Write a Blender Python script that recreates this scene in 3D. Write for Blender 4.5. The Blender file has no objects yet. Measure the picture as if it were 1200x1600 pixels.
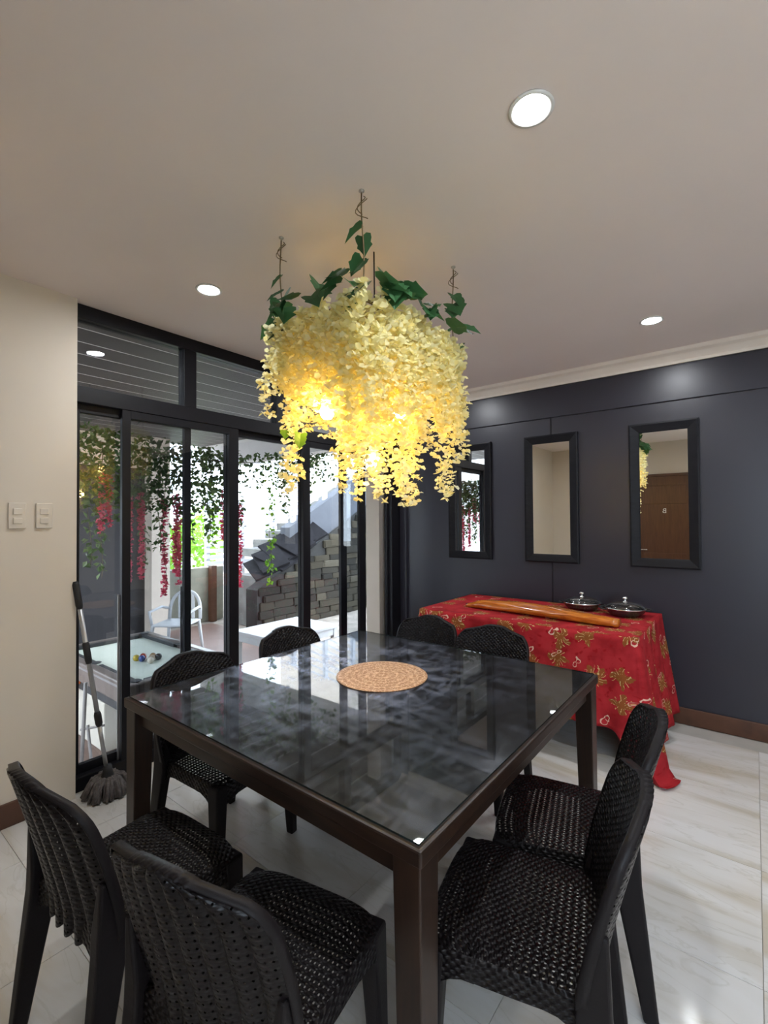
import bpy, math, random
from mathutils import Vector, Matrix

# ------------------------------------------------------------------ camera, world, exposure
scene = bpy.context.scene
COL = scene.collection
F_PX, PITCH, ROLL, YAW, CAM_H = 731.47, 0.9512, -0.3777, 38.333, 1.52
cam_data = bpy.data.cameras.new('camera')
cam = bpy.data.objects.new('camera', cam_data); COL.objects.link(cam)
_y, _p, _r = (math.radians(a) for a in (YAW, PITCH, ROLL))
fw = Vector((-math.sin(_y)*math.cos(_p), math.cos(_y)*math.cos(_p), math.sin(_p)))
rt = Vector((math.cos(_y), math.sin(_y), 0.0)); up = rt.cross(fw)
rt2 = math.cos(_r)*rt + math.sin(_r)*up
up2 = -math.sin(_r)*rt + math.cos(_r)*up
cam.matrix_world = Matrix(((rt2.x, up2.x, -fw.x, 0), (rt2.y, up2.y, -fw.y, 0), (rt2.z, up2.z, -fw.z, CAM_H), (0, 0, 0, 1)))
cam_data.sensor_fit = 'HORIZONTAL'; cam_data.sensor_width = 36.0
cam_data.lens = 36.0*F_PX/1200.0
cam_data.clip_start = 0.02; cam_data.clip_end = 200
scene.camera = cam

world = bpy.data.worlds.new('sky'); scene.world = world; world.use_nodes = True
bg = world.node_tree.nodes['Background']
bg.inputs['Color'].default_value = (0.80, 0.90, 1.0, 1); bg.inputs['Strength'].default_value = 5.0

scene.view_settings.view_transform = 'Standard'; scene.view_settings.look = 'None'
scene.view_settings.exposure = 1.36; scene.view_settings.gamma = 1.0
scene.view_settings.use_curve_mapping = False

DOWNLIGHT = 170.0      # emission of the ceiling downlights
BULB = 46.0           # emission of the warm bulbs inside the flower chandelier
CEIL = 2.77; WALL_X = -2.95; WALL_Y = 4.10; BACK_Y = -0.65; RIGHT_X = 2.7; GLASS_X = -3.05
PATIO = -0.20
random.seed(7)
rnd = random.random
def ru(a, b): return a + (b-a)*random.random()

# ------------------------------------------------------------------ material helpers
def new_mat(name):
    m = bpy.data.materials.new(name); m.use_nodes = True
    nt = m.node_tree
    return m, nt, nt.nodes['Principled BSDF'], nt.nodes['Material Output']
def N(nt, typ, **kw):
    n = nt.nodes.new(typ)
    for k, v in kw.items():
        if k.startswith('i_'):
            key = k[2:]
            n.inputs[int(key) if key.isdigit() else key].default_value = v
        else: setattr(n, k, v)
    return n
def L(nt, a, b): nt.links.new(a, b)
def math_n(nt, op, a, b=None, c=None):
    n = nt.nodes.new('ShaderNodeMath'); n.operation = op
    for i, v in enumerate((a, b, c)):
        if v is None: continue
        if isinstance(v, (int, float)): n.inputs[i].default_value = v
        else: nt.links.new(v, n.inputs[i])
    return n.outputs[0]
def ramp(nt, fac, stops, interp='LINEAR'):
    n = nt.nodes.new('ShaderNodeValToRGB'); n.color_ramp.interpolation = interp
    e = n.color_ramp.elements
    while len(e) < len(stops): e.new(0.5)
    for el, (p, c) in zip(e, stops):
        el.position = p; el.color = (*c, 1) if len(c) == 3 else c
    nt.links.new(fac, n.inputs[0]); return n.outputs[0]
def mixc(nt, fac, a, b):
    n = nt.nodes.new('ShaderNodeMix'); n.data_type = 'RGBA'
    for idx, v in ((0, fac), (6, a), (7, b)):
        if isinstance(v, (int, float)): n.inputs[idx].default_value = v
        elif isinstance(v, tuple): n.inputs[idx].default_value = (*v, 1)
        else: nt.links.new(v, n.inputs[idx])
    return n.outputs[2]
def bump(nt, bsdf, h, strength=0.3, dist=0.002):
    b = nt.nodes.new('ShaderNodeBump'); b.inputs['Strength'].default_value = strength
    b.inputs['Distance'].default_value = dist
    nt.links.new(h, b.inputs['Height']); nt.links.new(b.outputs[0], bsdf.inputs['Normal']); return b
def plain(name, col, rough=0.5, metal=0.0, noise=0.06, scale=6.0, spec=0.5, bmp=0.0, bscale=80.0):
    m, nt, b, o = new_mat(name)
    tc = N(nt, 'ShaderNodeTexCoord')
    nz = N(nt, 'ShaderNodeTexNoise', i_Scale=scale, i_Detail=4.0); L(nt, tc.outputs['Object'], nz.inputs['Vector'])
    lo = tuple(max(0, c*(1-noise)) for c in col); hi = tuple(min(1, c*(1+noise)) for c in col)
    L(nt, ramp(nt, nz.outputs[0], [(0.3, lo), (0.7, hi)]), b.inputs['Base Color'])
    b.inputs['Roughness'].default_value = rough; b.inputs['Metallic'].default_value = metal
    b.inputs['Specular IOR Level'].default_value = spec
    if bmp:
        n2 = N(nt, 'ShaderNodeTexNoise', i_Scale=bscale, i_Detail=3.0); L(nt, tc.outputs['Object'], n2.inputs['Vector'])
        bump(nt, b, n2.outputs[0], bmp, 0.003)
    return m
def emis(name, col, s):
    m, nt, b, o = new_mat(name)
    e = N(nt, 'ShaderNodeEmission', i_Color=(*col, 1), i_Strength=s); L(nt, e.outputs[0], o.inputs[0]); return m

M = {}
M['cream'] = plain('cream_paint', (0.70, 0.635, 0.54), 0.55, noise=0.02, scale=2, bmp=0.05, bscale=150)
M['ceiling'] = plain('ceiling_paint', (0.87, 0.78, 0.735), 0.8, noise=0.02, scale=1.5)
M['crown'] = plain('crown_paint', (0.74, 0.66, 0.58), 0.5, noise=0.02)
M['dark_wall'] = plain('slate_blue_paint', (0.021, 0.0205, 0.030), 0.36, noise=0.06, scale=1.5, bmp=0.06, bscale=12)
M['brown_wood'] = plain('brown_trim', (0.085, 0.035, 0.018), 0.4, noise=0.25, scale=9)
M['frame'] = plain('black_frame', (0.008, 0.008, 0.011), 0.45, noise=0.1, spec=0.25)
M['alu'] = plain('grey_aluminium', (0.45, 0.46, 0.47), 0.35, metal=0.7)
M['white_plastic'] = plain('white_plastic', (0.80, 0.80, 0.78), 0.4, noise=0.02)
M['switch'] = plain('switch_plastic', (0.70, 0.64, 0.55), 0.35, noise=0.01)
M['outdoor_white'] = plain('outdoor_white_plastic', (0.50, 0.50, 0.50), 0.45, noise=0.04)
M['grey_tube'] = plain('grey_tube', (0.22, 0.20, 0.19), 0.5)
M['chrome'] = plain('chrome', (0.75, 0.75, 0.75), 0.12, metal=1.0, noise=0.02)
M['steel_dark'] = plain('dark_steel_pan', (0.10, 0.095, 0.095), 0.25, metal=0.8, noise=0.05)
M['mop'] = plain('grey_microfibre', (0.13, 0.115, 0.11), 0.95, noise=0.35, scale=60, bmp=0.6, bscale=200)
M['black_rubber'] = plain('black_grip', (0.012, 0.012, 0.013), 0.6)
M['concrete'] = plain('weathered_concrete', (0.14, 0.135, 0.125), 0.9, noise=0.35, scale=3, bmp=0.4, bscale=25)
M['concrete_pale'] = plain('mossy_concrete', (0.24, 0.23, 0.18), 0.9, noise=0.35, scale=2.5, bmp=0.4, bscale=25)
M['stair_concrete'] = plain('stair_concrete', (0.085, 0.09, 0.105), 0.9, noise=0.15, scale=2)
M['mortar'] = plain('dark_mortar', (0.022, 0.021, 0.019), 0.95, noise=0.3, scale=8, bmp=0.5, bscale=30)
M['patio_floor'] = plain('reddish_patio_floor', (0.13, 0.075, 0.058), 0.5, noise=0.2, scale=3)
M['earth'] = plain('yard_ground', (0.28, 0.24, 0.20), 0.95, noise=0.4, scale=3, bmp=0.5, bscale=15)
M['pale_bounce_paving'] = plain('pale_bounce_paving', (0.62, 0.59, 0.54), 0.9, noise=0.1, scale=2)
M['plank'] = plain('dark_ceiling_plank', (0.06, 0.055, 0.055), 0.6, noise=0.2, scale=5)
M['joint'] = plain('pale_joint', (0.80, 0.76, 0.74), 0.6, noise=0.02)
M['patio_white'] = plain('patio_white_paint', (0.72, 0.73, 0.74), 0.7, noise=0.03)
M['beam'] = plain('beam_paint', (0.58, 0.56, 0.54), 0.7, noise=0.03)
M['patio_dark'] = plain('charcoal_wall', (0.020, 0.018, 0.020), 0.7, noise=0.1)
M['pillar'] = plain('peach_pillar', (0.70, 0.58, 0.47), 0.7, noise=0.03)
M['felt'] = plain('pale_green_felt', (0.66, 0.70, 0.60), 0.95, noise=0.03)
M['rail_dark'] = plain('dark_cushion', (0.04, 0.04, 0.042), 0.55)
M['rail_wood'] = plain('brown_grey_rail', (0.16, 0.13, 0.115), 0.35, noise=0.15)
M['vinyl_white'] = plain('off_white_laminate', (0.50, 0.46, 0.39), 0.5, noise=0.03)
M['slate'] = plain('dark_slate', (0.016, 0.015, 0.017), 0.9, spec=0.1, noise=0.3, scale=7)
M['rail_paint'] = plain('pale_rail_paint', (0.62, 0.62, 0.66), 0.5)
M['house'] = plain('peach_facade', (0.74, 0.62, 0.52), 0.8, noise=0.04)
M['house_dark'] = plain('window_dark', (0.35, 0.40, 0.45), 0.15)
M['orange'] = plain('orange_plastic', (0.75, 0.16, 0.03), 0.45)
M['wire'] = plain('brown_vine_wire', (0.16, 0.11, 0.05), 0.8, noise=0.2, scale=40)
M['hook'] = plain('pale_hook', (0.45, 0.42, 0.38), 0.4, metal=0.5)
M['downlight'] = emis('downlight_diffuser', (0.93, 0.96, 1.0), DOWNLIGHT)
M['bulb'] = emis('warm_bulb', (1.0, 0.66, 0.24), BULB)

def two_sided_leaf(name, cols, trans=0.35, rough=0.5):
    m, nt, b, o = new_mat(name)
    g = N(nt, 'ShaderNodeNewGeometry')
    c = ramp(nt, g.outputs['Random Per Island'], [(i/(len(cols)-1), col) for i, col in enumerate(cols)])
    L(nt, c, b.inputs['Base Color']); b.inputs['Roughness'].default_value = rough
    t = N(nt, 'ShaderNodeBsdfTranslucent'); L(nt, c, t.inputs[0])
    mx = N(nt, 'ShaderNodeMixShader', i_0=trans)
    L(nt, b.outputs[0], mx.inputs[1]); L(nt, t.outputs[0], mx.inputs[2]); L(nt, mx.outputs[0], o.inputs[0])
    return m
M['petal'] = two_sided_leaf('yellow_petal', [(0.93, 0.80, 0.32), (0.95, 0.92, 0.60), (0.94, 0.86, 0.42), (0.96, 0.94, 0.70)], 0.55, 0.6)
M['pink'] = two_sided_leaf('pink_petal', [(0.85, 0.07, 0.17), (0.92, 0.16, 0.28), (0.95, 0.28, 0.38)], 0.45, 0.6)
M['ivy'] = two_sided_leaf('ivy_green', [(0.025, 0.085, 0.03), (0.045, 0.14, 0.05), (0.03, 0.10, 0.045)], 0.25, 0.4)
M['vine_leaf'] = two_sided_leaf('patio_vine_green', [(0.05, 0.11, 0.03), (0.10, 0.19, 0.05), (0.18, 0.26, 0.09), (0.07, 0.13, 0.05)], 0.4, 0.5)
M['lime_leaf'] = two_sided_leaf('lime_green_leaf', [(0.16, 0.38, 0.03), (0.30, 0.50, 0.05)], 0.5, 0.45)

def pane_fresnel(nt, ior=1.5):
    # thin pane: same reflectance from either side
    g = N(nt, 'ShaderNodeNewGeometry')
    io = math_n(nt, 'MULTIPLY_ADD', g.outputs['Backfacing'], 1.0/ior-ior, ior)
    fr = N(nt, 'ShaderNodeFresnel'); L(nt, io, fr.inputs['IOR']); return fr
def glass_mat(name, tint, k=1.15):
    m, nt, b, o = new_mat(name)
    t = N(nt, 'ShaderNodeBsdfTransparent', i_Color=(*tint, 1))
    g = N(nt, 'ShaderNodeBsdfGlossy', i_Roughness=0.0)
    fr = pane_fresnel(nt)
    f2 = math_n(nt, 'MULTIPLY', fr.outputs[0], k)
    f2 = math_n(nt, 'MINIMUM', f2, 1.0)
    mx = N(nt, 'ShaderNodeMixShader'); L(nt, f2, mx.inputs[0]); L(nt, t.outputs[0], mx.inputs[1]); L(nt, g.outputs[0], mx.inputs[2])
    L(nt, mx.outputs[0], o.inputs[0]); return m
M['glass'] = glass_mat('tinted_pane', (0.84, 0.86, 0.88))
M['lid_glass'] = glass_mat('lid_glass', (0.72, 0.73, 0.72), 3.0)
def mirror_mat():
    m, nt, b, o = new_mat('mirror_glass')
    b.inputs['Metallic'].default_value = 1; b.inputs['Roughness'].default_value = 0.0
    b.inputs['Base Color'].default_value = (0.90, 0.91, 0.90, 1); return m
M['mirror'] = mirror_mat()

def wood_mat(name, c1, c2, rough, scale=3.0, stretch=(1, 12, 12), coat=0.0, spec=0.5):
    m, nt, b, o = new_mat(name)
    tc = N(nt, 'ShaderNodeTexCoord'); mp = N(nt, 'ShaderNodeMapping'); mp.inputs['Scale'].default_value = stretch
    L(nt, tc.outputs['Object'], mp.inputs[0])
    nz = N(nt, 'ShaderNodeTexNoise', i_Scale=scale, i_Detail=6.0, i_Distortion=1.2); L(nt, mp.outputs[0], nz.inputs['Vector'])
    L(nt, ramp(nt, nz.outputs[0], [(0.3, c1), (0.7, c2)]), b.inputs['Base Color'])
    b.inputs['Roughness'].default_value = rough; b.inputs['Coat Weight'].default_value = coat; b.inputs['Specular IOR Level'].default_value = spec
    bump(nt, b, nz.outputs[0], 0.1, 0.001); return m
M['table_wood'] = wood_mat('dark_table_wood', (0.013, 0.007, 0.005), (0.034, 0.016, 0.009), 0.40)
M['table_wood_v'] = wood_mat('dark_table_wood_legs', (0.013, 0.007, 0.005), (0.034, 0.016, 0.009), 0.40, stretch=(12, 12, 1))
M['mirror_frame'] = wood_mat('black_mirror_frame', (0.004, 0.004, 0.006), (0.008, 0.008, 0.011), 0.5, spec=0.2)
M['door_wood'] = wood_mat('brown_door', (0.085, 0.034, 0.015), (0.125, 0.052, 0.022), 0.4, stretch=(10, 10, 1))
M['amber_wood'] = wood_mat('amber_varnished_wood', (0.30, 0.065, 0.006), (0.60, 0.20, 0.022), 0.22, scale=4, stretch=(1.5, 10, 10), coat=0.6)
M['red_wood'] = plain('dark_reddish_wood', (0.06, 0.018, 0.014), 0.6)  # one even dark reddish brown for the table under the cloth

def table_glass():
    m, nt, b, o = new_mat('smudge_and_glare_glass_top')
    tc = N(nt, 'ShaderNodeTexCoord')
    def noise(scale, stretch, rot, det=5.0, dist=1.5):
        mp = N(nt, 'ShaderNodeMapping'); mp.inputs['Scale'].default_value = stretch; mp.inputs['Rotation'].default_value = (0, 0, rot)
        L(nt, tc.outputs['Object'], mp.inputs[0])
        n = N(nt, 'ShaderNodeTexNoise', i_Scale=scale, i_Detail=det, i_Distortion=dist); L(nt, mp.outputs[0], n.inputs['Vector']); return n.outputs[0]
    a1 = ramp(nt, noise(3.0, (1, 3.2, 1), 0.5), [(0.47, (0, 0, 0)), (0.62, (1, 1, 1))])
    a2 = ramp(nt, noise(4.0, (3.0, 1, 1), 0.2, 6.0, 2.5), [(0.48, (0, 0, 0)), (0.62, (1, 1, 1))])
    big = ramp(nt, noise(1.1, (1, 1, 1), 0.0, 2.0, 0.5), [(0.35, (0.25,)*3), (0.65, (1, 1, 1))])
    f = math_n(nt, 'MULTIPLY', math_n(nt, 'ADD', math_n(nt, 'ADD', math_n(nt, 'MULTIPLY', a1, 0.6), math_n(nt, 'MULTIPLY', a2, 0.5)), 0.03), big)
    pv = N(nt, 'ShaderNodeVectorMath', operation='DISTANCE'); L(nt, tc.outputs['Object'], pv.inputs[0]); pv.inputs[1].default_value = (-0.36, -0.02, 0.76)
    f = math_n(nt, 'MULTIPLY', f, ramp(nt, pv.outputs['Value'], [(0.15, (1, 1, 1)), (0.80, (0.10,)*3)]))  # smudges strengthened left of centre to paint in the sky glare there
    fr = pane_fresnel(nt, 1.52)
    gl = N(nt, 'ShaderNodeBsdfGlossy', i_Roughness=0.012)
    tr = N(nt, 'ShaderNodeBsdfTransparent', i_Color=(0.80, 0.84, 0.84, 1))
    base = N(nt, 'ShaderNodeMixShader'); L(nt, math_n(nt, 'MINIMUM', math_n(nt, 'MULTIPLY', fr.outputs[0], 1.1), 1.0), base.inputs[0])
    L(nt, tr.outputs[0], base.inputs[1]); L(nt, gl.outputs[0], base.inputs[2])
    hz1 = N(nt, 'ShaderNodeBsdfGlossy', i_Roughness=0.45); hz1.inputs['Color'].default_value = (0.72, 0.80, 1.0, 1)  # bluish sky haze put into the smudge colour
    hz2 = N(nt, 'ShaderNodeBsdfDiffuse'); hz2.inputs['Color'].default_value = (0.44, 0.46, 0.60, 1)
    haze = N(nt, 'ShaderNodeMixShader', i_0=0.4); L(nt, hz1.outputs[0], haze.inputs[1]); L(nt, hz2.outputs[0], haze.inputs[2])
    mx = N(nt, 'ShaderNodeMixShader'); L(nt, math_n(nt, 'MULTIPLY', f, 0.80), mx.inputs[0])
    L(nt, base.outputs[0], mx.inputs[1]); L(nt, haze.outputs[0], mx.inputs[2]); L(nt, mx.outputs[0], o.inputs[0]); return m
M['table_glass'] = table_glass()
M['glass_edge'] = plain('glass_edge', (0.01, 0.02, 0.02), 0.1)

def marble():
    m, nt, b, o = new_mat('marble_tile')
    tc = N(nt, 'ShaderNodeTexCoord'); oi = N(nt, 'ShaderNodeObjectInfo')
    add = N(nt, 'ShaderNodeVectorMath', operation='MULTIPLY_ADD')
    cmb = N(nt, 'ShaderNodeCombineXYZ'); L(nt, oi.outputs['Random'], cmb.inputs[0]); L(nt, oi.outputs['Random'], cmb.inputs[1]); L(nt, oi.outputs['Random'], cmb.inputs[2])
    L(nt, cmb.outputs[0], add.inputs[0]); add.inputs[1].default_value = (37, 53, 11); L(nt, tc.outputs['Object'], add.inputs[2])
    rot = N(nt, 'ShaderNodeMapping'); rot.inputs['Rotation'].default_value = (0, 0, math.radians(25)); rot.inputs['Scale'].default_value = (1.0, 4.2, 1.0)
    L(nt, add.outputs[0], rot.inputs[0])
    n1 = N(nt, 'ShaderNodeTexNoise', i_Scale=1.1, i_Detail=6.0, i_Distortion=0.7); L(nt, rot.outputs[0], n1.inputs['Vector'])
    n2 = N(nt, 'ShaderNodeTexNoise', i_Scale=1.7, i_Detail=8.0, i_Distortion=1.5); L(nt, rot.outputs[0], n2.inputs['Vector'])
    c = ramp(nt, n1.outputs[0], [(0.32, (0.55, 0.50, 0.41)), (0.47, (0.66, 0.64, 0.60)), (0.62, (0.72, 0.71, 0.69))])
    v = math_n(nt, 'ABSOLUTE', math_n(nt, 'SUBTRACT', n2.outputs[0], 0.5))
    vm = ramp(nt, v, [(0.0, (1, 1, 1)), (0.022, (0, 0, 0))])
    vm = math_n(nt, 'MULTIPLY', vm, 0.22)
    L(nt, mixc(nt, vm, c, (0.36, 0.33, 0.24)), b.inputs['Base Color'])
    b.inputs['Roughness'].default_value = 0.10; b.inputs['Specular IOR Level'].default_value = 0.45
    return m
M['marble'] = marble()
M['grout'] = plain('grout', (0.42, 0.40, 0.36), 0.8)

def rattan(name='rattan_plastic', holes=True, bs=0.9):
    m, nt, b, o = new_mat(name)
    uv = N(nt, 'ShaderNodeUVMap'); sp = N(nt, 'ShaderNodeSeparateXYZ'); L(nt, uv.outputs[0], sp.inputs[0])
    U, V = sp.outputs[0], sp.outputs[1]
    su = math_n(nt, 'SINE', math_n(nt, 'MULTIPLY', U, math.pi/0.013))
    sv = math_n(nt, 'SINE', math_n(nt, 'MULTIPLY', V, math.pi/0.010))
    h = math_n(nt, 'ADD', math_n(nt, 'MULTIPLY', su, sv), math_n(nt, 'MULTIPLY', math_n(nt, 'ABSOLUTE', sv), 0.7))
    tc = N(nt, 'ShaderNodeTexCoord')
    nz = N(nt, 'ShaderNodeTexNoise', i_Scale=20.0, i_Detail=3.0); L(nt, tc.outputs['Object'], nz.inputs['Vector'])
    L(nt, ramp(nt, nz.outputs[0], [(0.3, (0.0055, 0.0045, 0.0055)), (0.7, (0.010, 0.008, 0.009))]), b.inputs['Base Color'])
    b.inputs['Roughness'].default_value = 0.30; b.inputs['Specular IOR Level'].default_value = 0.22
    bump(nt, b, h, bs, 0.003)
    if holes:
        # small open slots between the strands, in bands, as moulded in the plastic
        a = math_n(nt, 'MULTIPLY', math_n(nt, 'ABSOLUTE', math_n(nt, 'SINE', math_n(nt, 'MULTIPLY', U, math.pi/0.013))),
                   math_n(nt, 'ABSOLUTE', math_n(nt, 'SINE', math_n(nt, 'MULTIPLY', V, math.pi/0.020))))
        hol = math_n(nt, 'GREATER_THAN', a, 0.88)
        tr = N(nt, 'ShaderNodeBsdfTransparent'); mx = N(nt, 'ShaderNodeMixShader')
        L(nt, hol, mx.inputs[0]); L(nt, b.outputs[0], mx.inputs[1]); L(nt, tr.outputs[0], mx.inputs[2]); L(nt, mx.outputs[0], o.inputs[0])
    return m
M['rattan'] = rattan(); M['rattan_rear'] = rattan('rattan_plastic_rear', True, 0.25); M['rattan_solid'] = rattan('rattan_plastic_solid', False)
M['chair_plastic'] = plain('dark_chair_plastic', (0.010, 0.008, 0.009), 0.48, spec=0.2, noise=0.1, scale=15, bmp=0.15, bscale=120)

def cloth_mat():
    m, nt, b, o = new_mat('red_holiday_cloth')
    uv = N(nt, 'ShaderNodeUVMap')
    nz = N(nt, 'ShaderNodeTexNoise', i_Scale=9.0, i_Detail=4.0); L(nt, uv.outputs[0], nz.inputs['Vector'])
    base = ramp(nt, nz.outputs[0], [(0.35, (0.27, 0.012, 0.016)), (0.55, (0.38, 0.020, 0.027)), (0.75, (0.42, 0.030, 0.036))])
    nb = N(nt, 'ShaderNodeTexNoise', i_Scale=26.0, i_Detail=2.0); L(nt, uv.outputs[0], nb.inputs['Vector'])
    base = mixc(nt, ramp(nt, nb.outputs[0], [(0.60, (0, 0, 0)), (0.66, (0.8,)*3)]), base, (0.27, 0.005, 0.008))
    nw = N(nt, 'ShaderNodeTexNoise', i_Scale=14.0, i_Detail=2.0); L(nt, uv.outputs[0], nw.inputs['Vector'])
    wsub = N(nt, 'ShaderNodeVectorMath', operation='SUBTRACT'); L(nt, nw.outputs['Color'], wsub.inputs[0]); wsub.inputs[1].default_value = (0.5, 0.5, 0.5)
    wm = N(nt, 'ShaderNodeVectorMath', operation='MULTIPLY_ADD'); L(nt, wsub.outputs[0], wm.inputs[0]); wm.inputs[1].default_value = (0.075, 0.075, 0); L(nt, uv.outputs[0], wm.inputs[2])
    def flower(scale, off):
        mp = N(nt, 'ShaderNodeMapping'); mp.inputs['Location'].default_value = (off, off*1.7, 0); L(nt, wm.outputs[0], mp.inputs[0])
        v = N(nt, 'ShaderNodeTexVoronoi', i_Scale=scale, i_Randomness=0.55); v.voronoi_dimensions = '2D'; L(nt, mp.outputs[0], v.inputs['Vector'])
        d = N(nt, 'ShaderNodeVectorMath', operation='SUBTRACT'); L(nt, mp.outputs[0], d.inputs[0]); L(nt, v.outputs['Position'], d.inputs[1])
        s = N(nt, 'ShaderNodeSeparateXYZ'); L(nt, d.outputs[0], s.inputs[0])
        ang = math_n(nt, 'ARCTAN2', s.outputs[1], s.outputs[0])
        ln = N(nt, 'ShaderNodeVectorMath', operation='LENGTH'); L(nt, d.outputs[0], ln.inputs[0])
        sc = N(nt, 'ShaderNodeSeparateColor'); L(nt, v.outputs['Color'], sc.inputs[0])
        return ang, ln.outputs['Value'], sc.outputs[0], sc.outputs[1]
    ang, d, r1, r2 = flower(5.2, 0.13)
    lim = math_n(nt, 'MULTIPLY_ADD', math_n(nt, 'SINE', math_n(nt, 'MULTIPLY_ADD', ang, 4.0, math_n(nt, 'MULTIPLY', r1, 6.0))), 0.020, 0.048)
    n3 = N(nt, 'ShaderNodeTexNoise', i_Scale=60.0, i_Detail=2.0); L(nt, uv.outputs[0], n3.inputs['Vector'])
    dd = math_n(nt, 'ADD', d, math_n(nt, 'MULTIPLY_ADD', n3.outputs[0], 0.03, -0.015))
    olive = math_n(nt, 'MULTIPLY', math_n(nt, 'LESS_THAN', dd, lim), math_n(nt, 'LESS_THAN', r2, 0.75))
    c = mixc(nt, math_n(nt, 'MULTIPLY', olive, 0.7), base, (0.20, 0.10, 0.018))
    # pale leaf strokes on the olive sprigs
    st = math_n(nt, 'ABSOLUTE', math_n(nt, 'SINE', math_n(nt, 'MULTIPLY', ang, 6.0)))
    stroke = math_n(nt, 'MULTIPLY', math_n(nt, 'GREATER_THAN', st, 0.95), math_n(nt, 'MULTIPLY', math_n(nt, 'GREATER_THAN', d, 0.018), math_n(nt, 'LESS_THAN', dd, 0.060)))
    stroke = math_n(nt, 'MULTIPLY', stroke, math_n(nt, 'LESS_THAN', r2, 0.75))
    stroke = math_n(nt, 'MULTIPLY', stroke, math_n(nt, 'GREATER_THAN', n3.outputs[0], 0.47))
    c = mixc(nt, math_n(nt, 'MULTIPLY', stroke, 0.75), c, (0.66, 0.50, 0.22))
    # cream ribbon loops
    ang2, d2, q1, q2 = flower(6.0, 0.71)
    loop = math_n(nt, 'LESS_THAN', math_n(nt, 'ABSOLUTE', math_n(nt, 'SUBTRACT', d2, math_n(nt, 'MULTIPLY_ADD', math_n(nt, 'SINE', math_n(nt, 'MULTIPLY', ang2, 2.0)), 0.014, 0.018))), 0.0035)
    loop = math_n(nt, 'MULTIPLY', loop, math_n(nt, 'LESS_THAN', q2, 0.55))
    c = mixc(nt, math_n(nt, 'MULTIPLY', loop, 0.8), c, (0.75, 0.55, 0.42))
    L(nt, c, b.inputs['Base Color']); b.inputs['Roughness'].default_value = 0.8; b.inputs['Specular IOR Level'].default_value = 0.15
    return m
M['cloth'] = cloth_mat()
def mat_disc():
    m, nt, b, o = new_mat('gold_lace_placemat')
    tc = N(nt, 'ShaderNodeTexCoord')
    v = N(nt, 'ShaderNodeTexVoronoi', i_Scale=55.0); v.feature = 'DISTANCE_TO_EDGE'; L(nt, tc.outputs['Object'], v.inputs['Vector'])
    ln = N(nt, 'ShaderNodeVectorMath', operation='LENGTH'); L(nt, tc.outputs['Object'], ln.inputs[0])
    rg = math_n(nt, 'SINE', math_n(nt, 'MULTIPLY', ln.outputs['Value'], 190.0))
    f = math_n(nt, 'ADD', ramp(nt, v.outputs['Distance'], [(0.0, (1, 1, 1)), (0.16, (0, 0, 0))]), math_n(nt, 'MULTIPLY', rg, 0.25))
    L(nt, mixc(nt, math_n(nt, 'MINIMUM', math_n(nt, 'MAXIMUM', f, 0.0), 1.0), (0.42, 0.21, 0.10), (0.80, 0.56, 0.36)), b.inputs['Base Color'])
    b.inputs['Roughness'].default_value = 0.45; b.inputs['Metallic'].default_value = 0.15; bump(nt, b, f, 0.6, 0.002); return m
M['placemat'] = mat_disc()
def stone_mat():
    m, nt, b, o = new_mat('wall_stone')
    oi = N(nt, 'ShaderNodeObjectInfo'); tc = N(nt, 'ShaderNodeTexCoord')
    nz = N(nt, 'ShaderNodeTexNoise', i_Scale=9.0, i_Detail=5.0); L(nt, tc.outputs['Object'], nz.inputs['Vector'])
    f = math_n(nt, 'ADD', math_n(nt, 'MULTIPLY', oi.outputs['Random'], 0.75), math_n(nt, 'MULTIPLY', nz.outputs[0], 0.3))
    L(nt, ramp(nt, f, [(0.05, (0.015, 0.014, 0.012)), (0.45, (0.030, 0.027, 0.021)), (0.8, (0.050, 0.042, 0.028)), (1.0, (0.10, 0.09, 0.07))]), b.inputs['Base Color'])
    b.inputs['Roughness'].default_value = 0.9; b.inputs['Specular IOR Level'].default_value = 0.15; bump(nt, b, nz.outputs[0], 0.5, 0.01); return m
M['stone'] = stone_mat()

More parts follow.
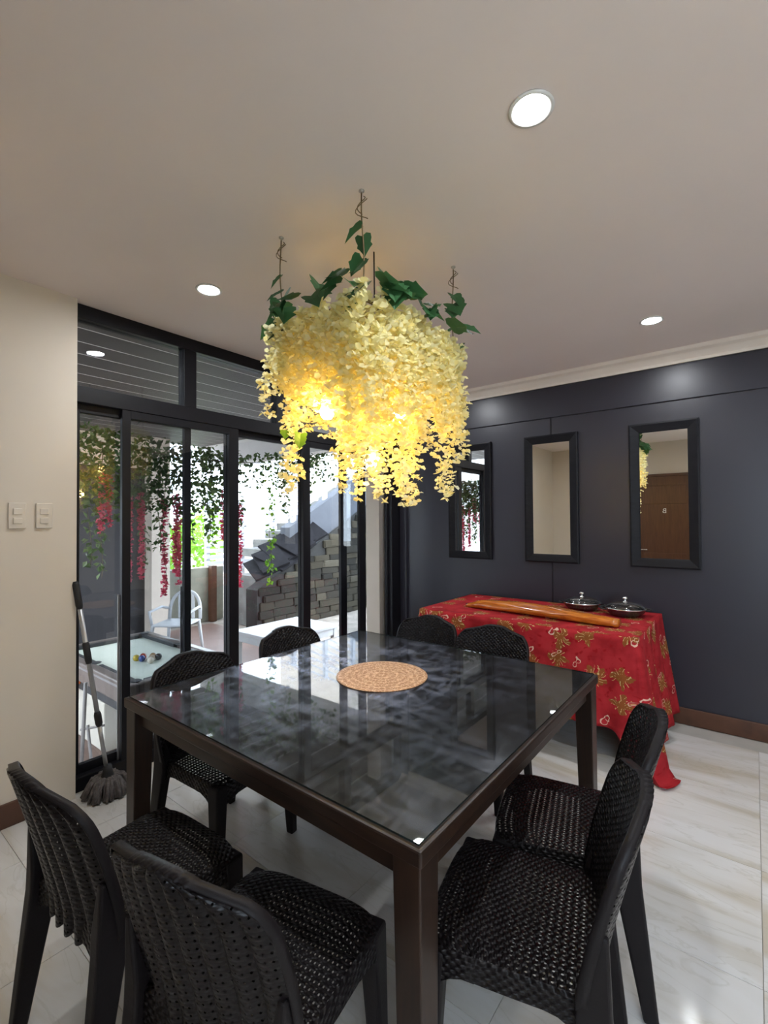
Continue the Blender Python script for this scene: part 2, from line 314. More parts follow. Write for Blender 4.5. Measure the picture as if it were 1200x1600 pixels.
# ------------------------------------------------------------------ geometry helpers
class MB:
    """collects shapes for ONE mesh object"""
    def __init__(s): s.v = []; s.f = []; s.uv = {}; s.smooth = []
    def add(s, vs, fs, uvs=None, smooth=False):
        o = len(s.v); s.v += [tuple(p) for p in vs]
        for f in fs:
            s.f.append(tuple(i+o for i in f)); s.smooth.append(smooth)
        if uvs:
            for i, u in enumerate(uvs): s.uv[i+o] = u
        return s
    def box(s, x0, x1, y0, y1, z0, z1):
        return s.add([(x0,y0,z0),(x1,y0,z0),(x1,y1,z0),(x0,y1,z0),(x0,y0,z1),(x1,y0,z1),(x1,y1,z1),(x0,y1,z1)],
                     [(0,3,2,1),(4,5,6,7),(0,1,5,4),(1,2,6,5),(2,3,7,6),(3,0,4,7)])
    def bar(s, a, b, w, h, upv=(0,0,1)):
        a, b = Vector(a), Vector(b); d = (b-a).normalized(); u = Vector(upv)
        r = d.cross(u)
        if r.length < 1e-4: r = d.cross(Vector((1,0,0)))
        r.normalize(); u = r.cross(d)
        vs = [p + r*sx*w/2 + u*sy*h/2 for p in (a, b) for sx, sy in ((-1,-1),(1,-1),(1,1),(-1,1))]
        return s.add(vs, [(0,1,2,3),(7,6,5,4),(0,4,5,1),(1,5,6,2),(2,6,7,3),(3,7,4,0)])
    def tube(s, pts, rad, n=8, cap=True):
        pts = [Vector(p) for p in pts]; rr = rad if isinstance(rad, (list, tuple)) else [rad]*len(pts)
        vs = []; prev = None
        for i, p in enumerate(pts):
            d = (pts[min(i+1, len(pts)-1)] - pts[max(i-1, 0)]).normalized()
            if prev is None:
                r = d.cross(Vector((0,0,1)))
                if r.length < 1e-3: r = d.cross(Vector((1,0,0)))
            else:
                r = prev - d*prev.dot(d)
                if r.length < 1e-4: r = d.cross(Vector((1,0,0)))
            r.normalize(); prev = r; u = d.cross(r)
            vs += [p + (r*math.cos(2*math.pi*k/n) + u*math.sin(2*math.pi*k/n))*rr[i] for k in range(n)]
        fs = [(i*n+k, i*n+(k+1)%n, (i+1)*n+(k+1)%n, (i+1)*n+k) for i in range(len(pts)-1) for k in range(n)]
        if cap: fs += [tuple(range(n-1, -1, -1)), tuple(range((len(pts)-1)*n, len(pts)*n))]
        return s.add(vs, fs, smooth=True)
    def lathe(s, prof, n=32, c=(0,0,0)):
        vs = []
        for r, z in prof: vs += [(c[0]+r*math.cos(2*math.pi*k/n), c[1]+r*math.sin(2*math.pi*k/n), c[2]+z) for k in range(n)]
        fs = [(i*n+k, i*n+(k+1)%n, (i+1)*n+(k+1)%n, (i+1)*n+k) for i in range(len(prof)-1) for k in range(n)]
        if prof[0][0] > 1e-5: fs.append(tuple(range(n-1, -1, -1)))
        if prof[-1][0] > 1e-5: fs.append(tuple(range((len(prof)-1)*n, len(prof)*n)))
        return s.add(vs, fs, smooth=True)
    def mesh(s, name):
        me = bpy.data.meshes.new(name); me.from_pydata(s.v, [], s.f)
        if s.uv:
            ul = me.uv_layers.new(name='UVMap')
            for lp in me.loops: ul.data[lp.index].uv = s.uv.get(lp.vertex_index, (0, 0))
        me.polygons.foreach_set('use_smooth', s.smooth); me.update(); return me
    def build(s, name, mat, parent=None, bevel=0.0, seg=2, loc=None):
        o = bpy.data.objects.new(name, s.mesh(name)); COL.objects.link(o)
        o.data.materials.append(M[mat] if isinstance(mat, str) else mat)
        if parent: o.parent = parent
        if loc: o.location = loc
        if bevel:
            b = o.modifiers.new('bevel', 'BEVEL'); b.width = bevel; b.segments = seg; b.limit_method = 'ANGLE'; b.angle_limit = math.radians(40)
        return o
def tag(o, label, cat, group=None, kind=None):
    o['label'] = label; o['category'] = cat
    if group: o['group'] = group
    if kind: o['kind'] = kind
    return o
def thing(name, label, cat, loc=(0,0,0), rz=0.0, group=None, kind=None):
    o = bpy.data.objects.new(name, None); COL.objects.link(o); o.empty_display_size = 0.05
    o.location = loc; o.rotation_euler = (0, 0, rz); return tag(o, label, cat, group, kind)
def struct(o, label, cat): return tag(o, label, cat, kind='structure')
def copy_tree(o, parent=None):
    c = o.copy(); COL.objects.link(c); c.parent = parent
    for ch in list(o.children): copy_tree(ch, c)
    return c
def dup(root, label, loc, rz):
    c = copy_tree(root); c['label'] = label; c.location = loc; c.rotation_euler = (0, 0, rz); return c
def bx(name, mat, parent, x0, x1, y0, y1, z0, z1, bevel=0.0):
    return MB().box(x0, x1, y0, y1, z0, z1).build(name, mat, parent, bevel)

# ------------------------------------------------------------------ room shell
fl = struct(bx('floor', 'grout', None, -3.12, RIGHT_X, BACK_Y, WALL_Y, -0.12, -0.004), 'glossy white marble tiled floor with beige veins', 'floor')
T = 0.65
tile_mesh = None
for i in range(-5, 5):
    for j in range(-2, 6):
        x0, x1 = i*T, (i+1)*T; y0, y1 = j*T, (j+1)*T
        x0, x1 = max(x0, -3.0), min(x1, RIGHT_X); y0, y1 = max(y0, BACK_Y), min(y1, WALL_Y)
        if x1-x0 < 0.05 or y1-y0 < 0.05: continue
        full = abs(x1-x0-T) < 1e-6 and abs(y1-y0-T) < 1e-6
        if full and tile_mesh:
            o = bpy.data.objects.new('tile', tile_mesh); COL.objects.link(o); o.parent = fl
        else:
            hx, hy = (x1-x0)/2-0.0012, (y1-y0)/2-0.0012
            o = MB().box(-hx, hx, -hy, hy, -0.008, 0.0).build('tile', 'marble', fl)
            if full: tile_mesh = o.data
        o.location = ((x0+x1)/2, (y0+y1)/2, 0)
struct(bx('ceiling', 'ceiling', None, -3.12, RIGHT_X, BACK_Y, WALL_Y+0.15, CEIL, CEIL+0.12), 'plain taupe painted ceiling', 'ceiling')
struct(bx('wall_left', 'cream', None, -3.13, WALL_X, BACK_Y, 0.98, -0.12, CEIL), 'cream painted wall with the light switches', 'wall')
struct(bx('wall_right', 'cream', None, RIGHT_X, RIGHT_X+0.12, BACK_Y, WALL_Y+0.15, -0.12, CEIL), 'cream wall at the right end of the room', 'wall')
wb = MB()
for (x0, x1, z0, z1) in ((-3.13, 0.40, -0.12, CEIL), (2.40, RIGHT_X, -0.12, CEIL), (0.40, 2.40, -0.12, 0.75), (0.40, 2.40, 2.50, CEIL)): wb.box(x0, x1, BACK_Y-0.15, BACK_Y, z0, z1)
struct(wb.build('wall_back', 'cream'), 'cream wall with the brown door, seen in mirrors', 'wall')
wn = struct(thing('window_5', '', 'window', (1.40, BACK_Y-0.08, 0.75)), 'unseen window added behind the camera to let daylight in', 'window')  # added out of view so daylight reaches the ceiling
for x in (-1.0, -0.025, 0.95): bx('window_frame', 'frame', wn, x, x+0.05, -0.03, 0.03, 0, 1.75)
for z in (0, 1.70): bx('window_frame', 'frame', wn, -1.0, 1.0, -0.03, 0.03, z, z+0.05)
for x in (-0.95, 0.025): bx('pane', 'glass', wn, x, x+0.925, -0.003, 0.003, 0.05, 1.70)
struct(bx('ground_bounce', 'pale_bounce_paving', None, -3.13, 20, -30, BACK_Y-0.15, PATIO-0.2, PATIO-0.01), 'unseen ground outside the added window, made pale to bounce daylight', 'ground')  # unseen; kept pale to throw light up onto the ceiling
wf = struct(bx('wall_far', 'dark_wall', None, -3.13, RIGHT_X, WALL_Y, WALL_Y+0.15, -0.12, CEIL), 'dark slate blue wall behind the red table', 'wall')
bx('ledge', 'dark_wall', wf, -2.35, RIGHT_X, WALL_Y-0.014, WALL_Y, 2.40, 2.66, 0.004)
bx('seam_strip', 'frame', wf, -1.385, -1.377, WALL_Y-0.006, WALL_Y, 0.12, 2.40)
bx('pilaster', 'dark_wall', wf, -3.0, -2.92, WALL_Y-0.03, WALL_Y, 0, CEIL)
# crown moulding with a stepped profile
mb = MB(); prof = [(0, 0), (-0.018, 0), (-0.022, 0.02), (-0.05, 0.06), (-0.072, 0.075), (-0.085, 0.10), (0, 0.10)]
vs = [(x, WALL_Y+py, CEIL-0.10+pz) for x in (-3.0, RIGHT_X) for py, pz in prof]; n = len(prof)
mb.add(vs, [(i, (i+1) % n, n+(i+1) % n, n+i) for i in range(n)] + [tuple(range(n-1, -1, -1)), tuple(range(n, 2*n))])
struct(mb.build('trim_1', 'crown'), 'pale cream crown moulding above the dark wall', 'moulding')
struct(bx('baseboard_far', 'brown_wood', None, -2.92, RIGHT_X, WALL_Y-0.015, WALL_Y, 0, 0.12, 0.004), 'brown wooden baseboard along the dark wall', 'baseboard')
struct(bx('baseboard_left', 'brown_wood', None, WALL_X, WALL_X+0.015, BACK_Y, 0.80, 0, 0.12, 0.004), 'brown wooden baseboard along the cream wall', 'baseboard')
# door in the back wall (seen in the mirrors)
dr = struct(thing('door_1', '', 'door', (-1.14, BACK_Y, 0)), 'brown wooden door lettered B, reflected in the mirror', 'door')
bx('door_leaf', 'door_wood', dr, -0.42, 0.42, 0.0, 0.035, 0.01, 2.20, 0.003)
for x in (-0.46, 0.42): bx('door_jamb', 'brown_wood', dr, x, x+0.04, 0, 0.05, 0, 2.24, 0.003)
bx('door_head', 'brown_wood', dr, -0.46, 0.46, 0, 0.05, 2.20, 2.24, 0.003)
bx('panel', 'door_wood', dr, -0.30, 0.30, 0.035, 0.045, 0.25, 0.95, 0.008)
bx('panel', 'door_wood', dr, -0.30, 0.30, 0.035, 0.045, 1.75, 2.05, 0.008)
fc = bpy.data.curves.new('letter', 'FONT'); fc.body = 'B'; fc.size = 0.11; fc.extrude = 0.003; fc.align_x = 'CENTER'
tmp = bpy.data.objects.new('letter_tmp', fc); COL.objects.link(tmp)
bpy.context.view_layer.update()
me = bpy.data.meshes.new_from_object(tmp.evaluated_get(bpy.context.evaluated_depsgraph_get()))
bpy.data.objects.remove(tmp)
lo = bpy.data.objects.new('letter', me); COL.objects.link(lo); me.materials.clear(); me.materials.append(M['white_plastic'])
lo.parent = dr; lo.rotation_euler = (math.pi/2, 0, math.pi); lo.location = (0, 0.038, 1.60); lo['label'] = 'pale letter B on the door'
MB().tube([(-0.35, 0.035, 1.0), (-0.35, 0.075, 1.0), (-0.25, 0.08, 1.0)], 0.01).build('door_handle', 'chrome', dr)

# ------------------------------------------------------------------ glass wall: header, transoms, sliding doors, track
FX0, FX1 = GLASS_X-0.05, GLASS_X+0.04
fr = struct(bx('trim_2', 'frame', None, FX0, FX1, 0.98, WALL_Y, 2.69, CEIL, 0.003), 'black metal header along the ceiling above the glass', 'frame')
fr2 = struct(bx('trim_3', 'frame', None, FX0, FX1, 0.98, WALL_Y, 2.205, 2.30, 0.003), 'black rail between the sliding doors and the transom panes', 'frame')
fr3 = struct(bx('trim_4', 'frame', None, FX0-0.04, FX1, 0.98, WALL_Y, -0.12, 0.075, 0.006), 'black bottom track of the sliding doors', 'frame')
bx('track_lip', 'alu', fr3, FX0-0.01, FX0+0.006, 0.985, 3.93, 0.075, 0.085)
fr4 = struct(bx('trim_5', 'frame', None, FX0, FX1, 3.94, WALL_Y, 0.075, 2.205, 0.003), 'black end post of the glass wall at the corner', 'frame')
muls = [0.98, 1.64, 2.42, 3.20, 4.05]
for k in range(4):
    w = struct(thing('window_%d' % (k+1), '', 'window', (GLASS_X, muls[k], 2.30)),
               ['transom pane beside the cream wall, above the glass doors', 'second transom pane from the cream wall', 'third transom pane, behind the flower chandelier', 'transom pane nearest the dark wall'][k], 'window')
    L0 = muls[k+1]-muls[k]
    bx('mullion', 'frame', w, -0.045, 0.035, L0, L0+(0.09 if k < 3 else 0.05), 0, 0.39, 0.003)
    bx('pane', 'glass', w, -0.004, 0.004, 0.09 if k else 0.0, L0, 0, 0.39)
panels = [(0.98, 1.712, 0.047, -0.022, 'sliding glass door panel beside the cream wall, behind the mop'),
          (1.246, 2.067, 0.05, 0.018, 'sliding glass door panel second from the cream wall'),
          (1.985, 2.785, 0.08, -0.022, 'sliding glass door panel in the middle of the glass wall'),
          (2.705, 3.52, 0.08, 0.018, 'sliding glass door panel behind the chandelier strands'),
          (3.21, 3.94, 0.08, -0.022, 'sliding glass door panel nearest the dark wall')]
for k, (y0, y1, sw, dx, lab) in enumerate(panels):
    d = struct(thing('door_%d' % (k+2), '', 'door', (GLASS_X+dx, y0, 0.075)), lab, 'door')
    Lp = y1-y0; wl = 0.05 if k in (0, 1) else 0.08
    wr = {0: 0.047, 1: 0.08, 2: 0.08, 3: 0.09, 4: 0.03}[k]
    bx('stile', 'frame', d, -0.016, 0.016, 0, wl, 0, 2.13, 0.002); bx('stile', 'frame', d, -0.016, 0.016, Lp-wr, Lp, 0, 2.13, 0.002)
    if k in (0, 1): bx('edge_strip', 'alu', d, -0.02, -0.016, (Lp-wr-0.012) if k == 0 else -0.012, (Lp-wr) if k == 0 else 0.0, 0.0, 1.0)
    bx('rail', 'frame', d, -0.016, 0.016, wl, Lp-wr, 0, 0.05, 0.002); bx('rail', 'frame', d, -0.016, 0.016, wl, Lp-wr, 2.08, 2.13, 0.002)
    bx('pane', 'glass', d, -0.003, 0.003, wl, Lp-wr, 0.05, 2.08)
struct(bx('trim_6', 'pillar', None, -3.30, -3.12, 3.86, 4.05, PATIO, 2.75), 'peach post outside the last glass panel', 'post')

# ------------------------------------------------------------------ downlights
dl = thing('downlight', 'large bright round downlight, nearest on the ceiling', 'light', (-0.514, 1.385, CEIL), group='ceiling downlights')
MB().lathe([(0.054, -0.001), (0.066, -0.001), (0.068, -0.005), (0.058, -0.008), (0.052, -0.004)], 40).build('trim_ring', 'white_plastic', dl)
MB().lathe([(0.0, -0.0045), (0.030, -0.0045), (0.053, -0.0040)], 40).build('diffuser', 'downlight', dl)
for lab, x, y in [('round downlight above the glass doors, left of the chandelier', -2.29, 1.385), ('round downlight above the red table, by the dark wall', -0.49, 3.36),
                  ('downlight above the far table corner, hidden behind the flower chandelier', -2.29, 3.36), ('downlight right of the frame, reflected in the glass', 1.30, 3.36), ('downlight near the camera, right of the frame', 1.30, 1.385)]:
    dup(dl, lab, (x, y, CEIL), 0)

# ------------------------------------------------------------------ dining table
TX0, TX1, TY0, TY1, TZ = -2.165, -0.612, 0.902, 2.46, 0.76
tcx, tcy = (TX0+TX1)/2, (TY0+TY1)/2; hx, hy = (TX1-TX0)/2, (TY1-TY0)/2
tb = thing('dining_table', 'large square dark wooden dining table with a glass top', 'table', (tcx, tcy, 0))
bx('tabletop', 'table_wood', tb, -hx, hx, -hy, hy, TZ-0.048, TZ-0.006, 0.006)
for sx in (-1, 1): bx('apron', 'table_wood', tb, sx*(hx-0.045)-0.012, sx*(hx-0.045)+0.012, -hy+0.09, hy-0.09, TZ-0.115, TZ-0.048, 0.002)
for sy in (-1, 1): bx('apron', 'table_wood', tb, -hx+0.09, hx-0.09, sy*(hy-0.045)-0.012, sy*(hy-0.045)+0.012, TZ-0.115, TZ-0.048, 0.002)
for sx in (-1, 1):
    for sy in (-1, 1):
        cx, cy = sx*(hx-0.008), sy*(hy-0.008); vs = []
        for z, w in ((0, 0.066), (TZ-0.048, 0.082)):
            xs = sorted((cx, cx-sx*w)); ys = sorted((cy, cy-sy*w))
            vs += [(xs[0], ys[0], z), (xs[1], ys[0], z), (xs[1], ys[1], z), (xs[0], ys[1], z)]
        MB().add(vs, [(0,3,2,1),(4,5,6,7),(0,1,5,4),(1,2,6,5),(2,3,7,6),(3,0,4,7)]).build('leg', 'table_wood_v', tb, 0.004)
gi = 0.016
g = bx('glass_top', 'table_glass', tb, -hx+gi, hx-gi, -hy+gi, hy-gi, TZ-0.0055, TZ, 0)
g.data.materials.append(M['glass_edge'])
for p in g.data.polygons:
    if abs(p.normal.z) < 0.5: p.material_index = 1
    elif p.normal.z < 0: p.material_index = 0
pm = MB().lathe([(0.0, 0.0), (0.215, 0.0), (0.222, 0.002), (0.22, 0.004), (0.20, 0.0035), (0.0, 0.0035)], 64).build('placemat', 'placemat', loc=(-1.435, 1.79, TZ+0.0005))
tag(pm, 'round gold lace placemat on the glass table top', 'placemat')

# ------------------------------------------------------------------ rattan-look plastic chairs
def make_chair():
    c = thing('dining_chair', '', 'chair')
    # seat: dished woven top with rounded front edge and a deep skirt
    mb = MB(); nu, nv = 14, 14; vs = []; uv = []
    def hw(y): return 0.205 + 0.02*(y+0.21)/0.43
    for j in range(nv+1):
        y = -0.21 + 0.43*j/nv
        for i in range(nu+1):
            t = -1 + 2*i/nu
            yy = y - (0.030*abs(t)**4 if j > nv*0.7 else 0)
            z = 0.445 - 0.012*(1-t*t)*math.sin(math.pi*min(1, j/nv)) - (0.014*max(0, (j/nv-0.85)/0.15)**2) - 0.010*abs(t)**6
            vs.append((t*hw(y), yy, z)); uv.append((t*hw(y)+0.3, y+0.3))
    fs = [(j*(nu+1)+i, j*(nu+1)+i+1, (j+1)*(nu+1)+i+1, (j+1)*(nu+1)+i) for j in range(nv) for i in range(nu)]
    mb.add(vs, fs, uv, True); c_seat = mb.build('seat', 'rattan', c)
    rim = [i for i in range(nu+1)] + [j*(nu+1)+nu for j in range(1, nv+1)] + [nv*(nu+1)+i for i in range(nu-1, -1, -1)] + [j*(nu+1) for j in range(nv-1, 0, -1)]
    sk = MB(); n = len(rim); sv = []; suv = []; acc = 0
    for k, idx in enumerate(rim):
        p = Vector(vs[idx]); acc += 0.031
        side = min(abs(abs(p.x)-hw(p.y)), 1)
        # arch of the skirt between the legs
        a = max(0.0, 1-abs(p.x)/hw(p.y)) if abs(p.y) > 0.17 else max(0.0, 1-abs(p.y)/0.2)
        drop = 0.105 - 0.05*min(1, a*2.2)
        o = Vector((p.x, p.y, 0)); o.normalize()
        for (dz, off) in ((0.0, 0.0), (-0.010, 0.006), (-drop, 0.010)):
            sv.append((p.x+o.x*off, p.y+o.y*off, p.z+dz)); suv.append((acc, dz))
    sk.add(sv, [(k*3+r, k*3+r+1, ((k+1) % n)*3+r+1, ((k+1) % n)*3+r) for k in range(n) for r in range(2)], suv, True)
    sk.build('seat_skirt', 'rattan_solid', c)
    # backrest: leaning, curved, vertical flutes on its rear face, rounded upper corners
    Z0, Z1 = 0.40, 0.845
    nu, nv = 64, 18
    def spine(z):
        t = (z-0.44)/(Z1-0.44); return -0.205 - 0.105*max(t, -0.1)**1.15 if t > 0 else -0.205 - 0.02*t
    def halfw(t):
        w = 0.222 + 0.014*math.sin(math.pi*min(1, t*1.1))
        if t > 0.72:
            s = (t-0.72)/0.28; w *= (1-s**2.6)**(1/2.6)*0.60 + 0.40 if s < 1 else 0.40
        return w
    def top(x): return 0
    def bp(i, j, rear):
        t = j/nv; uu = -1+2*i/nu; w = halfw(t); x = uu*w
        z = Z0 + (Z1-Z0)*t
        z -= 0.016*abs(uu)**3 * max(0, (t-0.72)/0.28)          # slightly arched top edge
        y = spine(z) + 0.040*(x/0.22)**2
        if rear:
            y -= 0.012 + 0.016*abs(math.sin(uu*math.pi*4.0))**0.8
            if j == 0: z -= 0.024*abs(math.sin(uu*math.pi*4.0))**0.6  # scalloped lower ends of the flutes
        return (x, y, z)
    mb = MB()
    for rear in (False, True):
        vs = [bp(i, j, rear) for j in range(nv+1) for i in range(nu+1)]
        uv = [(v[0]+0.5, v[2]) for v in vs]
        fs = [(j*(nu+1)+i, j*(nu+1)+i+1, (j+1)*(nu+1)+i+1, (j+1)*(nu+1)+i) for j in range(nv) for i in range(nu)]
        if not rear: fs = [f[::-1] for f in fs]
        mb.add(vs, fs, uv, True)
    c_back = mb.build('backrest', 'rattan', c); c_back.data.materials.append(M['rattan_rear'])
    for q in range(nu*nv, 2*nu*nv): c_back.data.polygons[q].material_index = 1
    # rim joining front and rear faces
    per = [(i, 0) for i in range(nu+1)] + [(nu, j) for j in range(1, nv+1)] + [(i, nv) for i in range(nu-1, -1, -1)] + [(0, j) for j in range(nv-1, 0, -1)]
    rv = []; ruv = []
    for k, (i, j) in enumerate(per):
        a = Vector(bp(i, j, False)); b = Vector(bp(i, j, True))
        if j > 0: b.y = min(b.y, a.y-0.024)
        cen = Vector((0, a.y, 0.60)); o = Vector((a.x, 0, a.z-0.60)).normalized()*0.006 if j > 0 else Vector((0, 0, -0.002))
        rv += [a+Vector((0, 0.003, 0)), a+o, b+o, b]; ruv += [(k*0.02, 0), (k*0.02, 0.006), (k*0.02, 0.03), (k*0.02, 0.036)]
    n = len(per)
    MB().add(rv, [(k*4+r, k*4+r+1, ((k+1) % n)*4+r+1, ((k+1) % n)*4+r) for k in range(n) for r in range(3)], ruv, True).build('back_rim', 'chair_plastic', c)
    # legs: tapered, splayed
    def leg(top, bot):
        (tx0, tx1, ty0, ty1, tz), (bx0, bx1, by0, by1) = top, bot
        vs = [(bx0,by0,0),(bx1,by0,0),(bx1,by1,0),(bx0,by1,0),(tx0,ty0,tz),(tx1,ty0,tz),(tx1,ty1,tz),(tx0,ty1,tz)]
        MB().add(vs, [(0,3,2,1),(4,5,6,7),(0,1,5,4),(1,2,6,5),(2,3,7,6),(3,0,4,7)]).build('leg', 'chair_plastic', c, 0.010, 3)
    for s in (-1, 1):
        xs = sorted((s*0.232, s*0.175)); xb = sorted((s*0.238, s*0.198))
        leg((xs[0], xs[1], 0.145, 0.215, 0.425), (xb[0], xb[1], 0.175, 0.215))
        secs = [(0.0, s*0.240, s*0.202, -0.278, -0.236), (0.40, s*0.231, s*0.186, -0.238, -0.158), (0.46, s*0.230, s*0.186, -0.236, -0.168), (0.60, s*0.234, s*0.214, -0.232, -0.214)]
        vs = []
        for z, xa, xb, ya, yb in secs:
            xa, xb = sorted((xa, xb)); vs += [(xa, ya, z), (xb, ya, z), (xb, yb, z), (xa, yb, z)]
        fs = [(0, 3, 2, 1), (12, 13, 14, 15)] + [(r*4+q, r*4+(q+1) % 4, r*4+4+(q+1) % 4, r*4+4+q) for r in range(3) for q in range(4)]
        MB().add(vs, fs).build('leg', 'chair_plastic', c, 0.008, 3)
    return c
chair = make_chair()
D = math.radians
chairs = [('black woven plastic chair at the left front, nearest the mop and switches', -1.555, 0.705, 4),
          ('black woven plastic chair in the foreground, its fluted back toward the camera', -0.99, 0.765, 12),
          ('black woven plastic chair at right, nearest the front table corner', -0.540, 1.285, 90+13),
          ('black woven plastic chair at right, in front of the red tablecloth corner', -0.570, 1.775, 90+14),
          ('black woven chair on the glass door side, in front of the pool table', -1.965, 1.29, -90+6),
          ('black woven chair on the glass door side, in front of the white bench', -2.02, 1.93, -90),
          ('dark woven chair on the far side, nearest the corner post', -1.775, 2.46, 180),
          ('dark woven chair on the far side, in front of the red cloth', -1.275, 2.44, 180+3)]
for k, (lab, x, y, a) in enumerate(chairs):
    if k == 0:
        chair.location = (x, y, 0); chair.rotation_euler = (0, 0, D(a)); chair['label'] = lab; chair['group'] = 'chairs around the dining table'
    else: dup(chair, lab, (x, y, 0), D(a))

# ------------------------------------------------------------------ side table with red cloth
SX0, SX1, SY0, SY1, SZ = -2.13, -0.56, 3.14, 4.055, 0.80
st = thing('side_table', 'long buffet table hidden under the red holiday tablecloth', 'table', ((SX0+SX1)/2, (SY0+SY1)/2, 0))
ax, ay = (SX1-SX0)/2, (SY1-SY0)/2
bx('tabletop', 'red_wood', st, -ax+0.01, ax-0.01, -ay+0.01, ay-0.01, SZ-0.04, SZ-0.004)
for sx in (-1, 1):
    for sy in (-1, 1): bx('leg', 'red_wood', st, sx*(ax-0.10)-0.03, sx*(ax-0.10)+0.03, sy*(ay-0.10)-0.03, sy*(ay-0.10)+0.03, 0, SZ-0.04)
def make_cloth():
    # perimeter walk (counter-clockwise from back-left, round the front to back-right) with hanging skirt
    r = 0.03; per = []          # (x, y, nx, ny, s)
    def seg(a, b, nrm, n):
        for k in range(n):
            t = k/n; per.append((a[0]+(b[0]-a[0])*t, a[1]+(b[1]-a[1])*t, nrm[0], nrm[1]))
    def arc(cx, cy, a0, a1, n):
        for k in range(n):
            a = math.radians(a0+(a1-a0)*k/n); per.append((cx+r*math.cos(a), cy+r*math.sin(a), math.cos(a), math.sin(a)))
    x0, x1, y0, y1 = -ax-0.004, ax+0.004, -ay-0.004, ay
    seg((x0, y1), (x0, y0+r), (-1, 0), 36); arc(x0+r, y0+r, 180, 270, 14)
    seg((x0+r, y0), (x1-r, y0), (0, -1), 72); arc(x1-r, y0+r, 270, 360, 14)
    seg((x1, y0+r), (x1, y1), (1, 0), 36); per.append((x1, y1, 1, 0))
    nP = len(per); S = [0]
    for k in range(1, nP): S.append(S[-1] + math.dist(per[k][:2], per[k-1][:2]))
    mb = MB(); rows = 26; vs = []; uv = []
    cr = (x1-r, y0+r); cl = (x0+r, y0+r)
    for k, (x, y, nx, ny) in enumerate(per):
        s = S[k]
        dc = min(math.dist((x, y), (cr[0], cr[1])), 9); dl_ = math.dist((x, y), cl)
        base = 0.56 if abs(ny) > 0.7 else 0.64
        if nx > 0.7: base = 0.70
        Lk = base + 0.24*math.exp(-(dc/0.05)**2) + 0.28*math.exp(-(dl_/0.075)**2)
        for j in range(rows+1):
            q = j/rows; d = Lk*q
            flare = 0.05*q if abs(ny) > 0.7 else 0.07*q
            flare += 0.05*q*math.exp(-(dc/0.12)**2) + 0.06*q*math.exp(-(dl_/0.12)**2)
            rip = 0.020*q*math.sin(s*15+0.6) + 0.010*q*math.sin(s*34+1.7)
            if nx > 0.5: rip = 0.038*q*math.sin(s*23+0.3) + 0.012*q*math.sin(s*47)
            z = SZ - 0.004 - d*0.985
            out = flare + rip
            if z < 0.012:                       # tail resting on the floor
                out += (0.012-z)*0.9; z = 0.012 + 0.006*math.sin(d*60)
            if j == 0: out = 0; z = SZ+0.001
            elif j == 1: out = 0.003
            wy = y+ny*out
            vs.append((x+nx*out, min(wy, ay+0.03), z)); uv.append((s, 1.0-d))
    fs = [(k*(rows+1)+j, k*(rows+1)+j+1, (k+1)*(rows+1)+j+1, (k+1)*(rows+1)+j) for k in range(nP-1) for j in range(rows)]
    mb.add(vs, fs, uv, True)
    # top sheet
    n1, n2 = 40, 24; tv = []; tu = []
    for j in range(n2+1):
        for i in range(n1+1):
            x = x0+(x1-x0)*i/n1; y = y0+(y1-y0)*j/n2
            if j == 0 and i in (0, n1): x = x0+0.009 if i == 0 else x1-0.009; y = y0+0.009
            tv.append((x, y, SZ+0.001)); tu.append((x+2, y+3))
    mb.add(tv, [(j*(n1+1)+i, j*(n1+1)+i+1, (j+1)*(n1+1)+i+1, (j+1)*(n1+1)+i) for j in range(n2) for i in range(n1)], tu, True)
    o = mb.build('tablecloth', 'cloth', loc=((SX0+SX1)/2, (SY0+SY1)/2, 0))
    sm = o.modifiers.new('thick', 'SOLIDIFY'); sm.thickness = 0.002; sm.offset = 1
    return o
tag(make_cloth(), 'red holiday tablecloth with gold sprigs draped to the floor', 'tablecloth')

# ------------------------------------------------------------------ covered pans
pan = thing('covered_pan', 'steel pan with domed glass lid, left one on red cloth', 'pan', (-1.075, 3.865, SZ+0.003), group='covered pans on the red table')
MB().lathe([(0.0, 0.0), (0.085, 0.0), (0.10, 0.006), (0.125, 0.030), (0.135, 0.052), (0.138, 0.056), (0.128, 0.056), (0.118, 0.032), (0.095, 0.010), (0.0, 0.008)], 40).build('pan_body', 'steel_dark', pan)
lid = MB().lathe([(0.132, 0.058), (0.126, 0.072), (0.100, 0.090), (0.060, 0.100), (0.0, 0.103)], 40).build('lid', 'lid_glass', pan)
MB().lathe([(0.138, 0.055), (0.141, 0.058), (0.139, 0.064), (0.131, 0.063), (0.130, 0.057)], 40).build('lid_rim', 'chrome', lid)
MB().lathe([(0.024, 0.098), (0.024, 0.102), (0.010, 0.106), (0.009, 0.114), (0.017, 0.122), (0.020, 0.130), (0.015, 0.138), (0.0, 0.141)], 24).build('knob', 'chrome', lid)
for s in (-1, 1):
    MB().tube([(s*0.130, -0.035, 0.046), (s*0.160, -0.030, 0.050), (s*0.170, 0.0, 0.051), (s*0.160, 0.030, 0.050), (s*0.130, 0.035, 0.046)], 0.006).build('handle', 'black_rubber', pan)
dup(pan, 'steel pan with domed glass lid, right one by the cloth corner', (-0.755, 3.81, SZ+0.003), 0.35)
